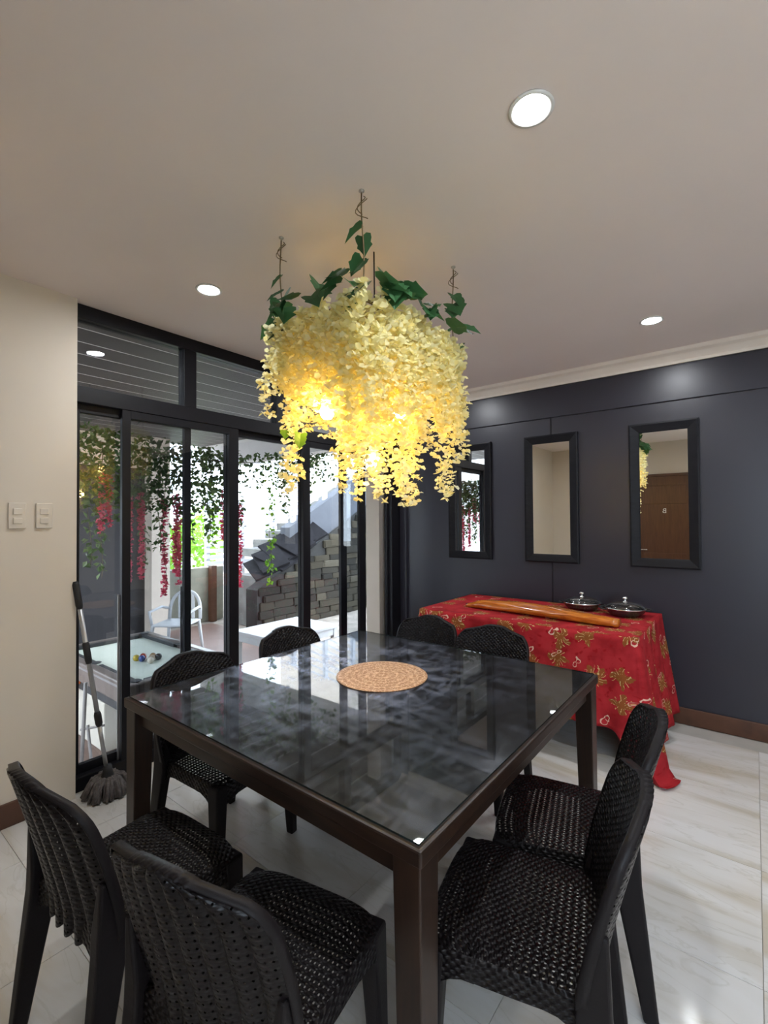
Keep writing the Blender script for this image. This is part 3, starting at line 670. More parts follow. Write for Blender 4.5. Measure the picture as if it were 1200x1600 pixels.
# ------------------------------------------------------------------ amber wooden log
mb = MB(); vs = []; n = 20; ns = 40; LL = 1.16
for i in range(ns+1):
    t = i/ns; x = -LL/2 + LL*t
    w = 0.030 + 0.052*math.sin(math.pi*min(1, (t*0.85+0.02)))**0.7
    if t < 0.10: w *= 0.30+0.70*math.sqrt(t/0.10)
    h = 0.020 + 0.022*math.sin(math.pi*(0.15+0.75*t)); cy = 0.015*math.sin(t*5) - 0.01*t
    if t < 0.12: h *= 0.45+0.55*t/0.12
    for k in range(n):
        a = 2*math.pi*k/n; lump = 1+0.06*math.sin(3*a+9*t)+0.04*math.sin(5*a-14*t)
        vs.append((x, cy+w*math.cos(a)*lump, max(0.001, h+h*math.sin(a)*(lump if math.sin(a) > 0 else 1))))
mb.add(vs, [(i*n+k, i*n+(k+1) % n, (i+1)*n+(k+1) % n, (i+1)*n+k) for i in range(ns) for k in range(n)] + [tuple(range(n-1, -1, -1)), tuple(range(ns*n, ns*n+n))], smooth=True)
lg = mb.build('wooden_log', 'amber_wood', loc=(-1.285, 3.42, SZ+0.003)); lg.rotation_euler = (0, 0, math.radians(-1.5))
tag(lg, 'long amber varnished piece of wood lying on the red cloth', 'wood')

# ------------------------------------------------------------------ mirrors
def mirror(xc, lab):
    m = thing('wall_mirror', lab, 'mirror', (xc, WALL_Y-0.001, 1.695), group='framed mirrors on the dark wall')
    W, H, w, t = 0.46, 1.11, 0.075, 0.026
    pr = [(0, 0), (0, -t), (0.012, -t-0.004), (0.040, -t+0.004), (w-0.010, -t+0.010), (w, -0.010), (w, 0)]   # inset, depth
    def side(a, b, ux, uz):
        vs = []
        for (px, pz) in (a, b):
            sx, sz = (1 if px < 0 else -1), (1 if pz < 0 else -1)
            for ins, dep in pr: vs.append((px+sx*ins, dep, pz+sz*ins))
        n = len(pr)
        MB().add(vs, [(i, (i+1) % n, n+(i+1) % n, n+i) for i in range(n)]).build('frame_side', 'mirror_frame', m)
    c = [(-W/2, -H/2), (W/2, -H/2), (W/2, H/2), (-W/2, H/2)]
    for k in range(4): side(c[k], c[(k+1) % 4], 0, 0)
    bx('mirror_glass', 'mirror', m, -W/2+w-0.004, W/2-w+0.004, -0.012, -0.002, -H/2+w-0.004, H/2-w+0.004)
    return m
mirror(-2.168, 'black framed wall mirror nearest the glass doors, reflecting the outside vine')
mirror(-1.382, 'black framed wall mirror in the middle of the three')
mirror(-0.535, 'black framed wall mirror at right, reflecting the brown door')

# ------------------------------------------------------------------ light switches
for y, lab, tilt in ((0.712, 'cream double light switch plate, left one on the cream wall', 1), (0.828, 'cream double light switch plate, right one nearest the glass', -1)):
    s = thing('light_switch', lab, 'switch', (WALL_X, y, 1.553), group='light switches on the cream wall')
    bx('plate', 'switch', s, 0, 0.009, -0.037, 0.037, -0.066, 0.066, 0.003)
    for z in (0.022, -0.026):
        r = bx('rocker', 'switch', s, 0.006, 0.0135, -0.019, 0.019, -0.015, 0.015, 0.002); r.location = (0, 0.0, z); r.rotation_euler = (0, 0, tilt*0.12)

# ------------------------------------------------------------------ spin mop
mp_ = thing('spin_mop', 'grey spin mop leaning in the corner by the glass door', 'mop', (-2.865, 1.11, 0))
hb, ht = Vector((0, 0, 0.10)), Vector((-0.085, -0.135, 1.19))
P = lambda t: hb.lerp(ht, t)
MB().tube([P(0.02), P(0.30)], 0.011, 12).build('lower_pole', 'alu', mp_)
MB().tube([P(0.30), P(0.90)], 0.0125, 12).build('upper_pole', 'alu', mp_)
MB().tube([P(0.255), P(0.27), P(0.315), P(0.33)], [0.013, 0.019, 0.019, 0.014], 12).build('lock_collar', 'black_rubber', mp_)
MB().tube([P(0.58), P(0.60), P(0.68), P(0.69)], [0.014, 0.018, 0.018, 0.014], 12).build('grip', 'black_rubber', mp_)
MB().tube([P(0.86), P(0.88), P(0.985), P(1.0)], [0.014, 0.018, 0.018, 0.012], 12).build('handle_grip', 'black_rubber', mp_)
MB().lathe([(0.020, 0.155), (0.026, 0.12), (0.035, 0.085), (0.07, 0.070), (0.075, 0.055), (0.0, 0.05)], 24).build('head_socket', 'black_rubber', mp_)
mb = MB()
for k in range(190):
    a = rnd()*2*math.pi; r1 = ru(0.075, 0.125); sw = ru(-0.4, 0.4)
    pts = []
    for q in range(5):
        t = q/4; rr = 0.02 + (r1-0.02)*t**0.8; aa = a+sw*t
        z = 0.070+0.035*math.sin(math.pi*min(1, t*0.9+0.1)) - 0.078*t**2.2 + ru(-0.006, 0.006)
        pts.append((rr*math.cos(aa), rr*math.sin(aa), max(0.008, z)))
    mb.tube(pts, 0.0075, 5)
mb.build('mop_strands', 'mop', mp_)['kind'] = 'stuff'

# ------------------------------------------------------------------ plants: leaf and blossom shapes
def frame_from(d, roll):
    d = Vector(d).normalized(); r = d.cross(Vector((0, 0, 1)))
    if r.length < 1e-3: r = Vector((1, 0, 0))
    r.normalize(); u = r.cross(d)
    r2 = r*math.cos(roll)+u*math.sin(roll); return d, r2, r2.cross(d)
IVY = [(0, 0), (-0.12, 0.28), (-0.04, 0.50), (0.16, 0.50), (0.36, 0.42), (0.50, 0.50), (0.62, 0.34), (0.80, 0.17), (1.0, 0.0)]
def add_leaf(mb, p, d, roll, size, fold=0.25):
    d, r, nn = frame_from(d, roll); p = Vector(p); vs = []
    for sgn in (1, -1):
        for (l, w) in IVY: vs.append(p + d*l*size + r*w*size*sgn + nn*(abs(w)*fold*size - 0.18*size*l*l))
    n = len(IVY)
    # one connected island: share the midrib vertices
    order = list(range(n)) + [n+i for i in range(n-2, 0, -1)]
    mid = len(vs); vs.append(p + d*0.30*size + nn*(-0.02*size))
    mb.add(vs, [(mid, order[i], order[(i+1) % len(order)]) for i in range(len(order))], smooth=False)
def add_small_leaf(mb, p, d, roll, size):
    d, r, nn = frame_from(d, roll); p = Vector(p)
    vs = [p, p+d*size*0.45+r*size*0.40+nn*size*0.1, p+d*size, p+d*size*0.45-r*size*0.40+nn*size*0.1]
    mb.add(vs, [(0, 1, 2), (0, 2, 3)])
def add_blossom(mb, p, size):
    p = Vector(p); a0 = rnd()*6.28; tilt = ru(-0.5, 0.9)
    n = 3 + (rnd() < 0.5)
    for k in range(n):
        a = a0 + 2*math.pi*k/n + ru(-0.3, 0.3)
        d = Vector((math.cos(a), math.sin(a), tilt+ru(-0.7, 0.7))); d, r, nn = frame_from(d, ru(-1.2, 1.2))
        s = size*ru(0.75, 1.2)
        vs = [p, p+d*s*0.45+r*s*0.42+nn*s*0.16, p+d*s*0.95+r*s*0.26-nn*s*0.02, p+d*s*0.95-r*s*0.26-nn*s*0.02, p+d*s*0.45-r*s*0.42+nn*s*0.16, p+d*s*0.52-nn*s*0.10]
        mb.add(vs, [(5, 0, 1), (5, 1, 2), (5, 2, 3), (5, 3, 4), (5, 4, 0)], smooth=True)
def strand_mesh(length, size=0.030, dens=105, wid=0.034):
    mb = MB(); sw = ru(0, 6.28); amp = ru(0.004, 0.016)
    for k in range(int(length*dens)):
        t = (k+rnd())/(length*dens); z = -length*t
        w = wid*(0.55+0.55*math.sin(math.pi*min(1, 0.18+0.80*(1-t))))*ru(0.25, 1.0)
        a = rnd()*6.28
        add_blossom(mb, (w*math.cos(a)+amp*math.sin(7*t+sw), w*math.sin(a)+amp*math.cos(6*t+sw), z), size*(1.05-0.25*t))
    return mb

# ------------------------------------------------------------------ flower chandelier
CZ = 2.36; FX = (-1.62, -1.15); FY = (1.33, 2.02)
ch = thing('flower_chandelier', 'chandelier of cascading yellow and cream silk wisteria strands hung with ivy', 'chandelier', (-1.385, 1.675, CZ))
cxx, cyy = -1.385, 1.675
corners = [(FX[1]-cxx, FY[0]-cyy), (FX[0]-cxx, FY[0]-cyy), (FX[0]-cxx, FY[1]-cyy), (FX[1]-cxx, FY[1]-cyy)]
mb = MB()
for k in range(4):
    a, b = corners[k], corners[(k+1) % 4]; mb.tube([(a[0], a[1], 0), (b[0], b[1], 0)], 0.006, 6)
for q in range(1, 6):
    y = corners[0][1] + (corners[2][1]-corners[0][1])*q/6; mb.tube([(corners[1][0], y, 0), (corners[0][0], y, 0)], 0.003, 5)
mb.build('hanging_frame', 'wire', ch)
TOPZ = CEIL-CZ
for k, (a, b) in enumerate(corners):
    pts = [(a+0.012*math.sin(3*t+k)*math.sin(math.pi*t), b+0.012*math.cos(4*t+k)*math.sin(math.pi*t), TOPZ*t-0.004*t) for t in [i/10 for i in range(11)]]
    MB().tube(pts, 0.0028, 6).build('hanging_vine', 'wire', ch)
    mb = MB().lathe([(0.011, 0.0), (0.011, -0.004), (0.003, -0.006), (0.003, -0.014)], 12, (a, b, TOPZ)); mb.build('ceiling_hook', 'hook', ch)
    mb = MB()
    for q in range(2):
        lp = [(a+0.022*math.sin(2*math.pi*t+q)*(0.6+q*0.5), b+0.012*math.cos(5*t+q), TOPZ-0.015-0.075*t-0.02*q) for t in [i/10 for i in range(11)]]
        mb.tube(lp, 0.0018, 5)
    mb.build('vine_loop', 'wire', ch)
MB().tube([(0.015, -0.005, TOPZ-0.003), (0.012, 0.0, TOPZ*0.5), (0.0, 0.0, 0.0)], 0.0035, 8).build('lamp_cord', 'black_rubber', ch)
# ivy leaves (each leaf a part)
def ivy_leaf(p, d, roll, size, nm='ivy_leaf', mat='ivy'):
    mb = MB(); add_leaf(mb, (0, 0, 0), d, roll, size); return mb.build(nm, mat, ch, loc=p)
leafspec = {0: [(0.27, 0.062), (0.235, 0.05), (0.15, 0.055), (0.115, 0.06), (0.03, 0.075), (0.005, 0.06)], 1: [(0.235, 0.05), (0.165, 0.055), (0.12, 0.07), (0.03, 0.075), (-0.01, 0.06)],
            2: [(0.2, 0.05), (0.1, 0.06)], 3: [(0.27, 0.055), (0.225, 0.075), (0.19, 0.065), (0.10, 0.04), (0.02, 0.075), (-0.03, 0.085)]}
for k, spec in leafspec.items():
    a, b = corners[k]
    for (z, s) in spec:
        ang = ru(0, 6.28); ivy_leaf((a, b, z), (math.cos(ang)*0.7-0.25, math.sin(ang)*0.7-0.35, -0.55), ru(-0.6, 0.6), s*1.4)
for q in range(36):
    k = [0, 0, 3, 1, 3, 3][q % 6]; a, b = corners[k], corners[(k+1) % 4]; t = ru(0, 1)
    x, y = a[0]+(b[0]-a[0])*t, a[1]+(b[1]-a[1])*t
    ox, oy = (0, -1) if k == 0 else ((1, 0) if k == 3 else (-1, 0))
    ivy_leaf((x+ox*0.065, y+oy*0.065, ru(0.04, 0.085)), (ox+ru(-0.8, 0.8), oy+ru(-0.8, 0.8), ru(-0.9, -0.1)), ru(-0.7, 0.7), ru(0.07, 0.11))
for (x, y, z, s) in [(-0.13, -0.33, -0.47, 0.055), (-0.10, -0.36, -0.50, 0.05), (-0.24, -0.32, -0.44, 0.05)]:
    ivy_leaf((x, y, z), (0.4, -0.4, -0.8), 0.2, s, 'lime_leaf', 'lime_leaf')
# blossom strands
def put_strand(x, y, z, ln, size=0.030, wid=0.034, dens=105):
    strand_mesh(ln, size, dens, wid).build('flower_strand', 'petal', ch, loc=(x, y, z))
nx_, ny_ = 6, 8
for i in range(nx_):
    for j in range(ny_):
        u, v = i/(nx_-1), j/(ny_-1)
        x = corners[1][0]-0.03 + (corners[0][0]-corners[1][0]+0.06)*u + ru(-0.02, 0.02)
        y = corners[0][1]-0.03 + (corners[2][1]-corners[0][1]+0.06)*v + ru(-0.02, 0.02)
        put_strand(x, y, ru(0.0, 0.05), ru(0.40, 0.56) if not (j < 3 and i < 3) else ru(0.30, 0.40))
# long trailing strands: (x, y) in the room, lowest point
for (x, y, zb) in [(-1.60, 1.36, 1.62), (-1.62, 1.42, 1.70), (-1.55, 1.33, 1.92), (-1.28, 1.34, 1.72), (-1.22, 1.36, 1.66), (-1.36, 1.45, 1.64), (-1.42, 1.60, 1.60), (-1.17, 1.40, 1.70), (-1.20, 1.52, 1.58),
                   (-1.14, 1.58, 1.56), (-1.30, 1.62, 1.66), (-1.15, 1.72, 1.74), (-1.24, 1.80, 1.57), (-1.12, 1.86, 1.60), (-1.15, 1.97, 1.63), (-1.13, 2.03, 1.78), (-1.35, 1.86, 1.62), (-1.48, 1.80, 1.70), (-1.20, 1.66, 1.62), (-1.30, 1.48, 1.75)]:
    put_strand(x-cxx, y-cyy, 0.02, CZ+0.02-zb, 0.030, 0.036, 100)
# outer flare of the top: short strands leaning outwards
for k in range(4):
    a, b = corners[k], corners[(k+1) % 4]
    ox, oy = [(0, -1), (-1, 0), (0, 1), (1, 0)][k]
    m_ = 7 if k in (0, 2) else 9
    for q in range(m_):
        t = (q+0.5)/m_
        put_strand(a[0]+(b[0]-a[0])*t+ox*0.035, a[1]+(b[1]-a[1])*t+oy*0.035, ru(-0.02, 0.03), ru(0.26, 0.42), 0.032, 0.040, 115)
# bulbs
for (x, y, z) in [(-1.43, 1.42, 1.985), (-1.345, 1.62, 1.77), (-1.33, 1.80, 2.02)]:
    b_ = thing('tmp', '', '', (x-cxx, y-cyy, z-CZ)); b_.name = 'warm_bulb'; b_.parent = ch
    for kk in ('label', 'category'): del b_[kk]
    MB().lathe([(0.0, -0.034), (0.018, -0.030), (0.028, -0.016), (0.031, 0.0), (0.026, 0.018), (0.016, 0.034), (0.013, 0.042)], 20).build('bulb_glass', 'bulb', b_)
    MB().lathe([(0.014, 0.040), (0.017, 0.046), (0.017, 0.085), (0.004, 0.092), (0.003, CZ-z)], 14).build('socket', 'white_plastic', b_)

# ------------------------------------------------------------------ patio outside the glass
pf = struct(bx('floor_patio', 'patio_floor', None, -7.2, -3.13, -0.6, 4.4, PATIO-0.15, PATIO), 'reddish brown covered patio floor outside', 'floor')
struct(bx('ground', 'earth', None, -40, 20, 4.4, 60, PATIO-0.2, PATIO-0.01), 'bare earth yard beyond the patio', 'ground')
struct(bx('ground_strip', 'earth', None, -7.2, -3.13, -30, -0.6, PATIO-0.2, PATIO-0.01), 'yard ground beside the patio', 'ground')
struct(bx('ground_side', 'earth', None, -40, -7.2, -30, 4.4, PATIO-0.2, PATIO-0.01), 'yard ground behind the patio', 'ground')
pc = struct(bx('ceiling_patio', 'patio_dark', None, -7.3, -3.13, -0.6, 4.30, 2.80, 2.90), 'dark planked patio ceiling with pale joints', 'ceiling')
x = -3.10; pk = None
while x > -7.2:
    if pk is None:
        o = MB().box(-0.240, 0, -0.6, 4.30, 2.755, 2.80).build('plank', 'plank', pc, loc=(x, 0, 0)); pk = o.data
        o2 = MB().box(-0.259, -0.241, -0.6, 4.30, 2.757, 2.80).build('joint', 'joint', pc, loc=(x, 0, 0)); jk = o2.data
    else:
        for nm, dt in (('plank', pk), ('joint', jk)):
            o = bpy.data.objects.new(nm, dt); COL.objects.link(o); o.parent = pc; o.location = (x, 0, 0)
    x -= 0.26
struct(bx('trim_7', 'beam', None, -7.3, -3.13, 4.25, 4.50, 2.42, 2.95), 'grey white concrete beam at the edge of the patio roof', 'beam')
struct(bx('wall_patio_side', 'patio_white', None, -11, -3.4, -4.75, -4.60, PATIO, 4.2), 'white boundary wall beside the patio, reflected in the mirror', 'wall')
wp = struct(bx('wall_patio_back', 'patio_dark', None, -7.3, -7.1, -0.6, 3.25, PATIO, 2.30), 'charcoal wall at the back of the patio', 'wall')
bx('upper_band', 'pillar', wp, -7.3, -7.1, -0.6, 3.25, 2.30, 2.80)
struct(bx('pillar', 'pillar', None, -7.15, -6.88, 3.25, 3.52, PATIO, 2.8), 'peach painted pillar behind the white plastic chair', 'pillar')
struct(bx('wall_concrete', 'concrete_pale', None, -7.6, -7.4, 3.6, 4.75, PATIO, 0.72), 'low mossy concrete wall behind the pool table', 'wall')
struct(bx('wall_concrete_block', 'concrete', None, -6.9, -6.3, 4.62, 5.1, PATIO, 0.62), 'dark weathered concrete block wall by the stone wall', 'wall')
bxp = struct(bx('post', 'brown_wood', None, -7.38, -7.28, 4.45, 4.55, PATIO, 0.75), 'brown wooden post against the concrete wall', 'post')

# stone retaining wall with separate stones
def topline(y): return max(0.30, 0.52 + (y-4.6)*0.52)
sw_ = MB(); pts = [(4.45, PATIO), (9.0, PATIO), (9.0, topline(9.0)), (4.45, topline(4.45))]
vs = [(x, y, z) for x in (-6.30, -6.02) for y, z in pts]
sw_.add(vs, [(0, 1, 2, 3), (7, 6, 5, 4), (0, 4, 5, 1), (1, 5, 6, 2), (2, 6, 7, 3), (3, 7, 4, 0)])
swall = struct(sw_.build('wall_stone', 'mortar'), 'dark stacked stone retaining wall under the outdoor stair', 'wall')
stone_meshes = []
for k in range(6):
    vs = []; cs = [(-0.5, -0.42), (-0.46, -0.5), (0.45, -0.5), (0.5, -0.40), (0.5, 0.41), (0.46, 0.5), (-0.45, 0.5), (-0.5, 0.42)]
    jit = [(ru(-0.02, 0.02), ru(-0.05, 0.05)) for _ in cs]
    for xx, sc in ((0.0, 1.0), (0.05, 1.0), (0.065, 0.90)):
        vs += [(xx+ru(-0.008, 0.008)*(xx > 0), (y+jy)*sc, (z+jz)*sc) for (y, z), (jy, jz) in zip(cs, jit)]
    mb = MB(); fs = [(r*8+q, r*8+(q+1) % 8, (r+1)*8+(q+1) % 8, (r+1)*8+q) for r in range(2) for q in range(8)] + [tuple(range(16, 24))]
    mb.add(vs, fs); me = mb.mesh('stone'); me.materials.append(M['stone']); stone_meshes.append(me)
z = PATIO; cnt = 0
while z < 2.4:
    h = ru(0.085, 0.15); y = 4.46 + ru(0, 0.1)
    while y < 8.6:
        w = ru(0.2, 0.55)
        if z+h < topline(y)+0.03 and cnt < 290:
            o = bpy.data.objects.new('stone', random.choice(stone_meshes)); COL.objects.link(o); o.parent = swall
            o.location = (-6.03, y+w/2, z+h/2); o.scale = (ru(0.5, 1.0), w-0.004, h-0.003); o.rotation_euler = (ru(-0.03, 0.03), 0, 0); cnt += 1
        y += w
    z += h

# outdoor stair: sloped concrete stringer, steps, railing
stair = struct(thing('outdoor_stair', '', 'stair', (-6.3, 4.6, PATIO)), 'concrete outdoor stair with pale metal railing above the stone wall', 'stair')
def sl(y): return 1.10 + (y-4.6)*0.545 - PATIO
mb = MB(); pts = [(0.55, topline(5.15)-PATIO+0.0), (3.0, topline(7.6)-PATIO), (3.0, sl(7.6)), (0.55, sl(5.15))]
vs = [(x, y, z) for x in (-0.02, 0.22) for y, z in pts]
mb.add(vs, [(0, 1, 2, 3), (7, 6, 5, 4), (0, 4, 5, 1), (1, 5, 6, 2), (2, 6, 7, 3), (3, 7, 4, 0)]); mb.build('stringer', 'stair_concrete', stair)
for k in range(11):
    y = 0.5+k*0.28; zz = sl(4.6+y)-0.50; bx('step', 'concrete', stair, -1.1, -0.02, y, y+0.30, zz, zz+0.14)
for k in range(5):
    y = 3.0+k*0.30; zz = sl(4.6+y)-0.30; bx('step', 'stair_concrete', stair, -0.9, 0.2, y, y+0.26, zz, zz+0.10)
MB().bar((0.1, 3.0, sl(7.6)-0.30), (0.1, 4.6, sl(9.2)-0.30), 0.10, 0.10).build('thin_stringer', 'stair_concrete', stair)
for k in range(6):
    y = 0.7+k*0.75; bx('rail_post', 'rail_paint', stair, 0.06, 0.13, y, y+0.07, sl(4.6+y)-0.1, sl(4.6+y)+1.0)
for k in range(8):
    o_ = 0.12+k*0.12; MB().bar((0.095, 0.6, sl(5.2)+o_), (0.095, 4.6, sl(9.2)+o_), 0.022, 0.028).build('rail_bar', 'rail_paint', stair)
# dark slates heaped at the foot of the stair
for k in range(9):
    o = MB().box(-0.30, 0.30, -0.22, 0.22, -0.018, 0.018).build('roof_slate', 'slate', loc=(-6.08+0.05*(k % 3), 4.60+0.11*k, 0.80+0.062*k+0.05*(k % 2)), bevel=0.006)
    o.rotation_euler = (0.45+ru(-0.15, 0.15), ru(0.25, 0.5), ru(-0.3, 0.3))
    tag(o, 'dark flat slate at the outdoor stair, '+['first', 'second', 'third', 'fourth', 'fifth', 'sixth', 'seventh', 'eighth', 'ninth'][k]+' from the foot of the heap', 'slate', 'slates heaped by the stair')
# pale slatted fence behind
fn = thing('slatted_fence', 'pale slatted fence in the bright yard behind the slates', 'fence', (-8.2, 4.9, PATIO))
for k in range(12): bx('slat', 'rail_paint', fn, 0, 0.03, 0, 3.2, 0.75+k*0.12, 0.75+k*0.12+0.07)
for k in range(5): bx('post', 'rail_paint', fn, -0.06, 0.0, k*0.78, k*0.78+0.08, 0, 2.35)
# neighbour house with barred windows
hs = thing('neighbour_house', 'peach neighbouring house with gridded windows, reflected in the table glass', 'house', (-10.5, 11.8, PATIO))
bx('facade', 'house', hs, -4, 0, 0, 5.0, 0, 7.6)
bx('roof', 'rail_wood', hs, -4.3, 0.4, -0.4, 5.4, 7.6, 7.8)
for wy in (0.5, 2.1, 3.6):
    for wz in (1.4, 4.6):
        w = bx('window', 'house_dark', hs, 0.0, 0.03, wy, wy+1.0, wz, wz+1.9)
        for q in range(4): bx('window_bar', 'rail_paint', w, 0.03, 0.06, wy+q*0.32, wy+q*0.32+0.04, wz, wz+1.9)
        for q in range(5): bx('window_bar', 'rail_paint', w, 0.03, 0.06, wy, wy+1.0, wz+q*0.465, wz+q*0.465+0.04)

# ------------------------------------------------------------------ pool table
PX0, PX1, PY0, PY1, PZ = -4.76, -3.26, 1.39, 2.22, 0.43
pt = thing('pool_table', 'small pool table with pale green cloth and brown rails on the patio', 'pool table', ((PX0+PX1)/2, (PY0+PY1)/2, PATIO))
px, py, pz = (PX1-PX0)/2, (PY1-PY0)/2, PZ-PATIO
bx('playing_cloth', 'felt', pt, -px+0.09, px-0.09, -py+0.09, py-0.09, pz-0.06, pz-0.035)
for sy in (-1, 1):
    r = bx('rail', 'rail_wood', pt, -px, px, min(sy*py, sy*(py-0.07)), max(sy*py, sy*(py-0.07)), pz-0.15, pz, 0.012)
    for q in (-1, 1): bx('cushion', 'rail_dark', r, q*px*0.5-px*0.42, q*px*0.5+px*0.42, min(sy*(py-0.07), sy*(py-0.105)), max(sy*(py-0.07), sy*(py-0.105)), pz-0.035, pz-0.004, 0.006)
    bx('silver_trim', 'alu', r, -px+0.02, px-0.02, min(sy*(py+0.002), sy*(py-0.001)), max(sy*(py+0.002), sy*(py-0.001)), pz-0.045, pz-0.03)
for sx in (-1, 1):
    r = bx('rail', 'rail_wood', pt, min(sx*px, sx*(px-0.07)), max(sx*px, sx*(px-0.07)), -py+0.07, py-0.07, pz-0.15, pz, 0.012)
    bx('cushion', 'rail_dark', r, min(sx*(px-0.07), sx*(px-0.105)), max(sx*(px-0.07), sx*(px-0.105)), -py+0.14, py-0.14, pz-0.035, pz-0.004, 0.006)
for sx in (-1, 0, 1):
    for sy in (-1, 1):
        MB().lathe([(0.0, 0.0), (0.036, 0.0), (0.042, 0.004), (0.036, 0.007), (0.0, 0.002)], 16, (sx*(px-0.075), sy*(py-0.075), pz-0.003)).build('pocket', 'rail_dark', pt)
bx('body', 'rail_dark', pt, -px+0.10, px-0.10, -py+0.06, py-0.06, pz-0.26, pz-0.06, 0.01)
bx('base', 'vinyl_white', pt, -0.42, 0.20, -py+0.06, py-0.12, 0, pz-0.26, 0.01)
for k in range(7):
    col = [(0.55, 0.40, 0.06), (0.35, 0.05, 0.03), (0.30, 0.18, 0.08), (0.05, 0.08, 0.25), (0.40, 0.30, 0.20), (0.05, 0.05, 0.05), (0.6, 0.55, 0.45)][k]
    mt = plain('ball_paint_%d' % k, col, 0.15)
    o = MB().lathe([(0.0, 0.0)] + [(0.026*math.sin(a), 0.026-0.026*math.cos(a)) for a in [math.pi*i/10 for i in range(1, 10)]] + [(0.0, 0.052)], 16).build('pool_ball', mt, loc=(-3.92+0.052*(k // 2), 1.73+0.054*(k % 3)+0.02*(k // 3), PZ-0.035))
    tag(o, ['yellow', 'red', 'brown', 'blue', 'tan', 'black', 'ivory'][k]+' pool ball in the cluster on the pale cloth', 'ball', 'pool balls on the pool table')
cue = MB().tube([(-4.5, 2.10, PZ+0.012), (-4.0, 2.17, PZ+0.012)], [0.006, 0.010], 10).build('pool_chalk_stick', 'rail_wood')
tag(cue, 'short wooden stick lying on the far rail of the pool table', 'stick')

# grey tube stand beside the pool table
sd = thing('tube_stand', 'thin grey metal tube stand beside the pool table, behind the mop', 'stand', (-3.62, 1.235, PATIO))
MB().tube([(0.0, 0.0, 0.0), (0.02, 0.02, 0.62)], 0.012, 10).build('upright', 'grey_tube', sd)
MB().tube([(0.06, 0.05, 0.0), (0.03, 0.03, 0.33)], 0.010, 10).build('leg', 'grey_tube', sd)
MB().tube([(-0.01, 0.0, 0.30), (0.12, 0.10, 0.33)], 0.008, 10).build('cross_bar', 'grey_tube', sd)
ot = bx('side_tray', 'orange', pt, -0.60, -0.25, -py-0.06, -py+0.06, pz-0.21, pz-0.17, 0.006); ot['label'] = 'orange tray at the side of the table'
# white plastic chair
wc = thing('plastic_chair', 'white plastic armchair by the peach pillar on the patio', 'chair', (-5.85, 3.08, PATIO), math.radians(215))
bx('seat', 'outdoor_white', wc, -0.22, 0.22, -0.22, 0.22, 0.40, 0.425, 0.01)
for sx in (-1, 1):
    for sy in (-1, 1): MB().tube([(sx*0.24, sy*0.24, 0), (sx*0.20, sy*0.20, 0.41)], [0.018, 0.024], 8).build('leg', 'outdoor_white', wc)
    MB().tube([(sx*0.21, 0.20, 0.42), (sx*0.26, 0.18, 0.58), (sx*0.25, -0.10, 0.60), (sx*0.21, -0.22, 0.56)], 0.018, 8).build('arm', 'outdoor_white', wc)
arcp = [(0.21*math.cos(a), -0.22-0.06*math.sin(a), 0.42+0.36*math.sin(a)**0.6) for a in [math.pi*i/14 for i in range(15)]]
MB().tube(arcp, 0.022, 8).build('back_frame', 'outdoor_white', wc)
for k in range(3): bx('back_slat', 'outdoor_white', wc, -0.11+k*0.09, -0.07+k*0.09, -0.275, -0.26, 0.42, 0.75, 0.003)
# white low table outside
wt = thing('white_bench', 'low white table standing outside the middle glass panel', 'table', (-4.38, 3.67, PATIO))
bx('tabletop', 'outdoor_white', wt, -0.38, 0.38, -0.48, 0.48, 0.41, 0.45, 0.008)
for sx in (-1, 1):
    for sy in (-1, 1): bx('leg', 'outdoor_white', wt, sx*0.34-0.03, sx*0.34+0.03, sy*0.44-0.03, sy*0.44+0.03, 0, 0.41, 0.005)
for sy in (-1, 1): bx('apron', 'outdoor_white', wt, -0.31, 0.31, sy*0.45-0.01, sy*0.45+0.01, 0.33, 0.41)
for sx in (-1, 1): bx('apron', 'outdoor_white', wt, sx*0.35-0.01, sx*0.35+0.01, -0.41, 0.41, 0.33, 0.41)

# ------------------------------------------------------------------ hanging vines on the patio (wire behind the glass)
VX = -3.52
def wire_z(y): return 2.12 - 0.10*math.sin(math.pi*(y-0.9)/2.4)
gd = thing('ivy_garland', 'thick ivy garland strung along a wire just outside the glass', 'garland', (VX, 0.9, 2.0))
MB().tube([(0, y-0.9, wire_z(y)-2.0) for y in [0.7+0.1*i for i in range(30)]], 0.004, 6).build('wire', 'wire', gd)
for nm, n_, yr, zr, xr in (('leaf_mass', 2300, (0.75, 2.25), (-0.42, 0.07), 0.28), ('leaf_spray', 620, (2.1, 3.5), (-0.22, 0.08), 0.20)):
    mb = MB()
    for k in range(n_):
        y = ru(*yr); t = rnd()**1.4; z = wire_z(y)+zr[1] - (zr[1]-zr[0])*t
        add_small_leaf(mb, (ru(-xr, xr)*(1-0.4*t), y-0.9, z-2.0), (ru(-1, 1), ru(-1, 1), ru(-1.3, 0.2)), ru(-1, 1), ru(0.032, 0.055))
    o = mb.build(nm, 'vine_leaf', gd); o['kind'] = 'stuff'
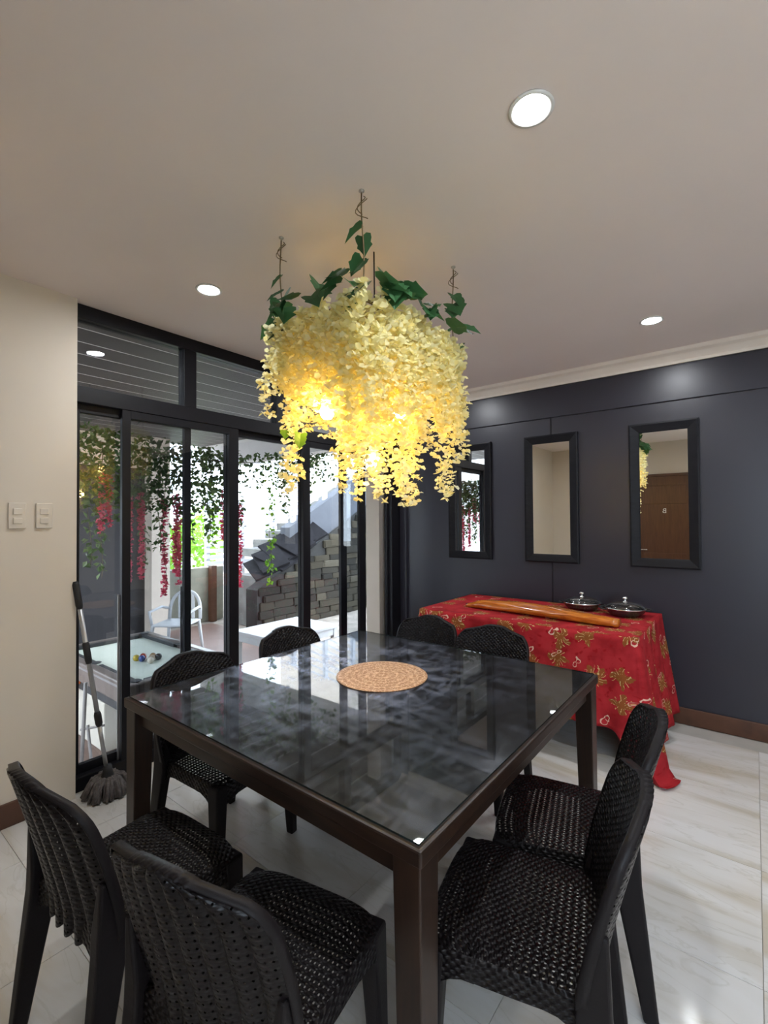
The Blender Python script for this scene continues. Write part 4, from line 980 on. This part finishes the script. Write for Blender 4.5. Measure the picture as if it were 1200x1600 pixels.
def vine(y, x, z0, ln, kind, lab, grp):
    v = thing('hanging_vine' if kind != 'pink' else 'pink_wisteria', lab, 'vine' if kind != 'pink' else 'flower', (x, y, z0), group=grp)
    MB().tube([(0.01*math.sin(t*9), 0.01*math.cos(t*7), -ln*t) for t in [i/10 for i in range(11)]], 0.002, 5).build('stem', 'wire', v)
    if kind == 'pink':
        fl0 = 0.30
        mb = MB()
        for k in range(int(ln*(1-fl0)*210)):
            t = fl0+(1-fl0)*rnd(); a = rnd()*6.28; w = 0.024*ru(0.2, 1)*(1.15-0.5*t)
            add_blossom(mb, (w*math.cos(a), w*math.sin(a), -ln*t), 0.020)
        mb.build('blossom', 'pink', v)
    mb = MB(); m_ = int(ln*(95 if kind != 'pink' else 26))
    for k in range(m_):
        t = rnd() if kind != 'pink' else rnd()*0.5
        w = 0.05*(1.1-0.6*t); add_small_leaf(mb, (ru(-w, w), ru(-w, w), -ln*t), (ru(-1, 1), ru(-1, 1), ru(-1.4, 0)), ru(-1, 1), ru(0.030, 0.055))
    mb.build('leaves', 'lime_leaf' if kind == 'lime' else 'vine_leaf', v)
    return v
pinks = [(1.14, 1.15, 'by the cream wall edge, behind the mop handle'), (1.32, 1.45, 'over the left part of the pool table'), (1.37, 1.48, 'just right of the first one over the pool table'), (1.51, 1.08, 'beside the first door stile'),
         (1.58, 1.10, 'in front of the charcoal wall'), (1.755, 0.96, 'in front of the peach pillar'), (1.885, 1.02, 'left of the second door stile'), (1.83, 1.12, 'right of the peach pillar'), (2.255, 1.35, 'left of the thick door stile'), (2.43, 0.94, 'right of the thick door stile, bright pink')]
for (y, zb, w) in pinks:
    zt = wire_z(y)-0.05; vine(y, VX+ru(-0.03, 0.03), zt, zt-zb, 'pink', 'pink wisteria strand hanging '+w, 'pink flower strands outside the glass')
greens = [(1.06, 1.30, 'leaf', 'at the cream wall edge'), (1.26, 1.22, 'leaf', 'over the pool table left end'), (1.33, 1.13, 'leaf', 'longest over the pool table'), (1.42, 1.45, 'leaf', 'left of the first door stile'),
          (1.62, 1.20, 'leaf', 'in front of the charcoal wall'), (1.70, 1.30, 'leaf', 'beside the peach pillar'), (1.95, 1.35, 'leaf', 'over the white plastic chair'), (2.10, 1.40, 'leaf', 'above the mossy wall'),
          (2.17, 1.30, 'lime', 'in yellow green before the mossy wall'), (2.33, 1.25, 'leaf', 'left of the bright pink strand'), (2.72, 0.95, 'lime', 'with lime leaves in front of the stone wall'), (2.95, 1.60, 'leaf', 'before the bright sky'), (3.18, 1.42, 'leaf', 'beside the chandelier strand')]
for (y, zb, kd, w) in greens:
    zt = wire_z(y)-0.03; vine(y, VX+ru(-0.05, 0.05), zt, zt-zb, kd, 'green hanging vine '+w, 'green vines outside the glass')
# bushes in the yard
for (x, y, s, lab) in [(-9.6, 5.2, 1.0, 'sunlit yellow green bush behind the mossy wall'), (-8.8, 4.15, 0.7, 'smaller sunlit bush beyond the peach pillar'), (-11, 6.6, 1.3, 'large bush behind the slatted fence')]:
    b_ = thing('yard_bush', lab, 'bush', (x, y, PATIO), group='bushes in the yard')
    MB().tube([(0, 0, 0), (0.03, 0.02, 0.9*s)], [0.03, 0.015], 8).build('stem', 'wire', b_)
    mb = MB()
    for k in range(700):
        a = rnd()*6.28; e = ru(-0.6, 1.5); r = 0.75*s*ru(0.5, 1)
        add_small_leaf(mb, (r*math.cos(a)*math.cos(e), r*math.sin(a)*math.cos(e), 0.95*s+r*0.9*math.sin(e)), (ru(-1, 1), ru(-1, 1), ru(-1, 1)), ru(-1, 1), ru(0.07, 0.14)*s)
    mb.build('foliage', 'lime_leaf', b_)['kind'] = 'stuff'
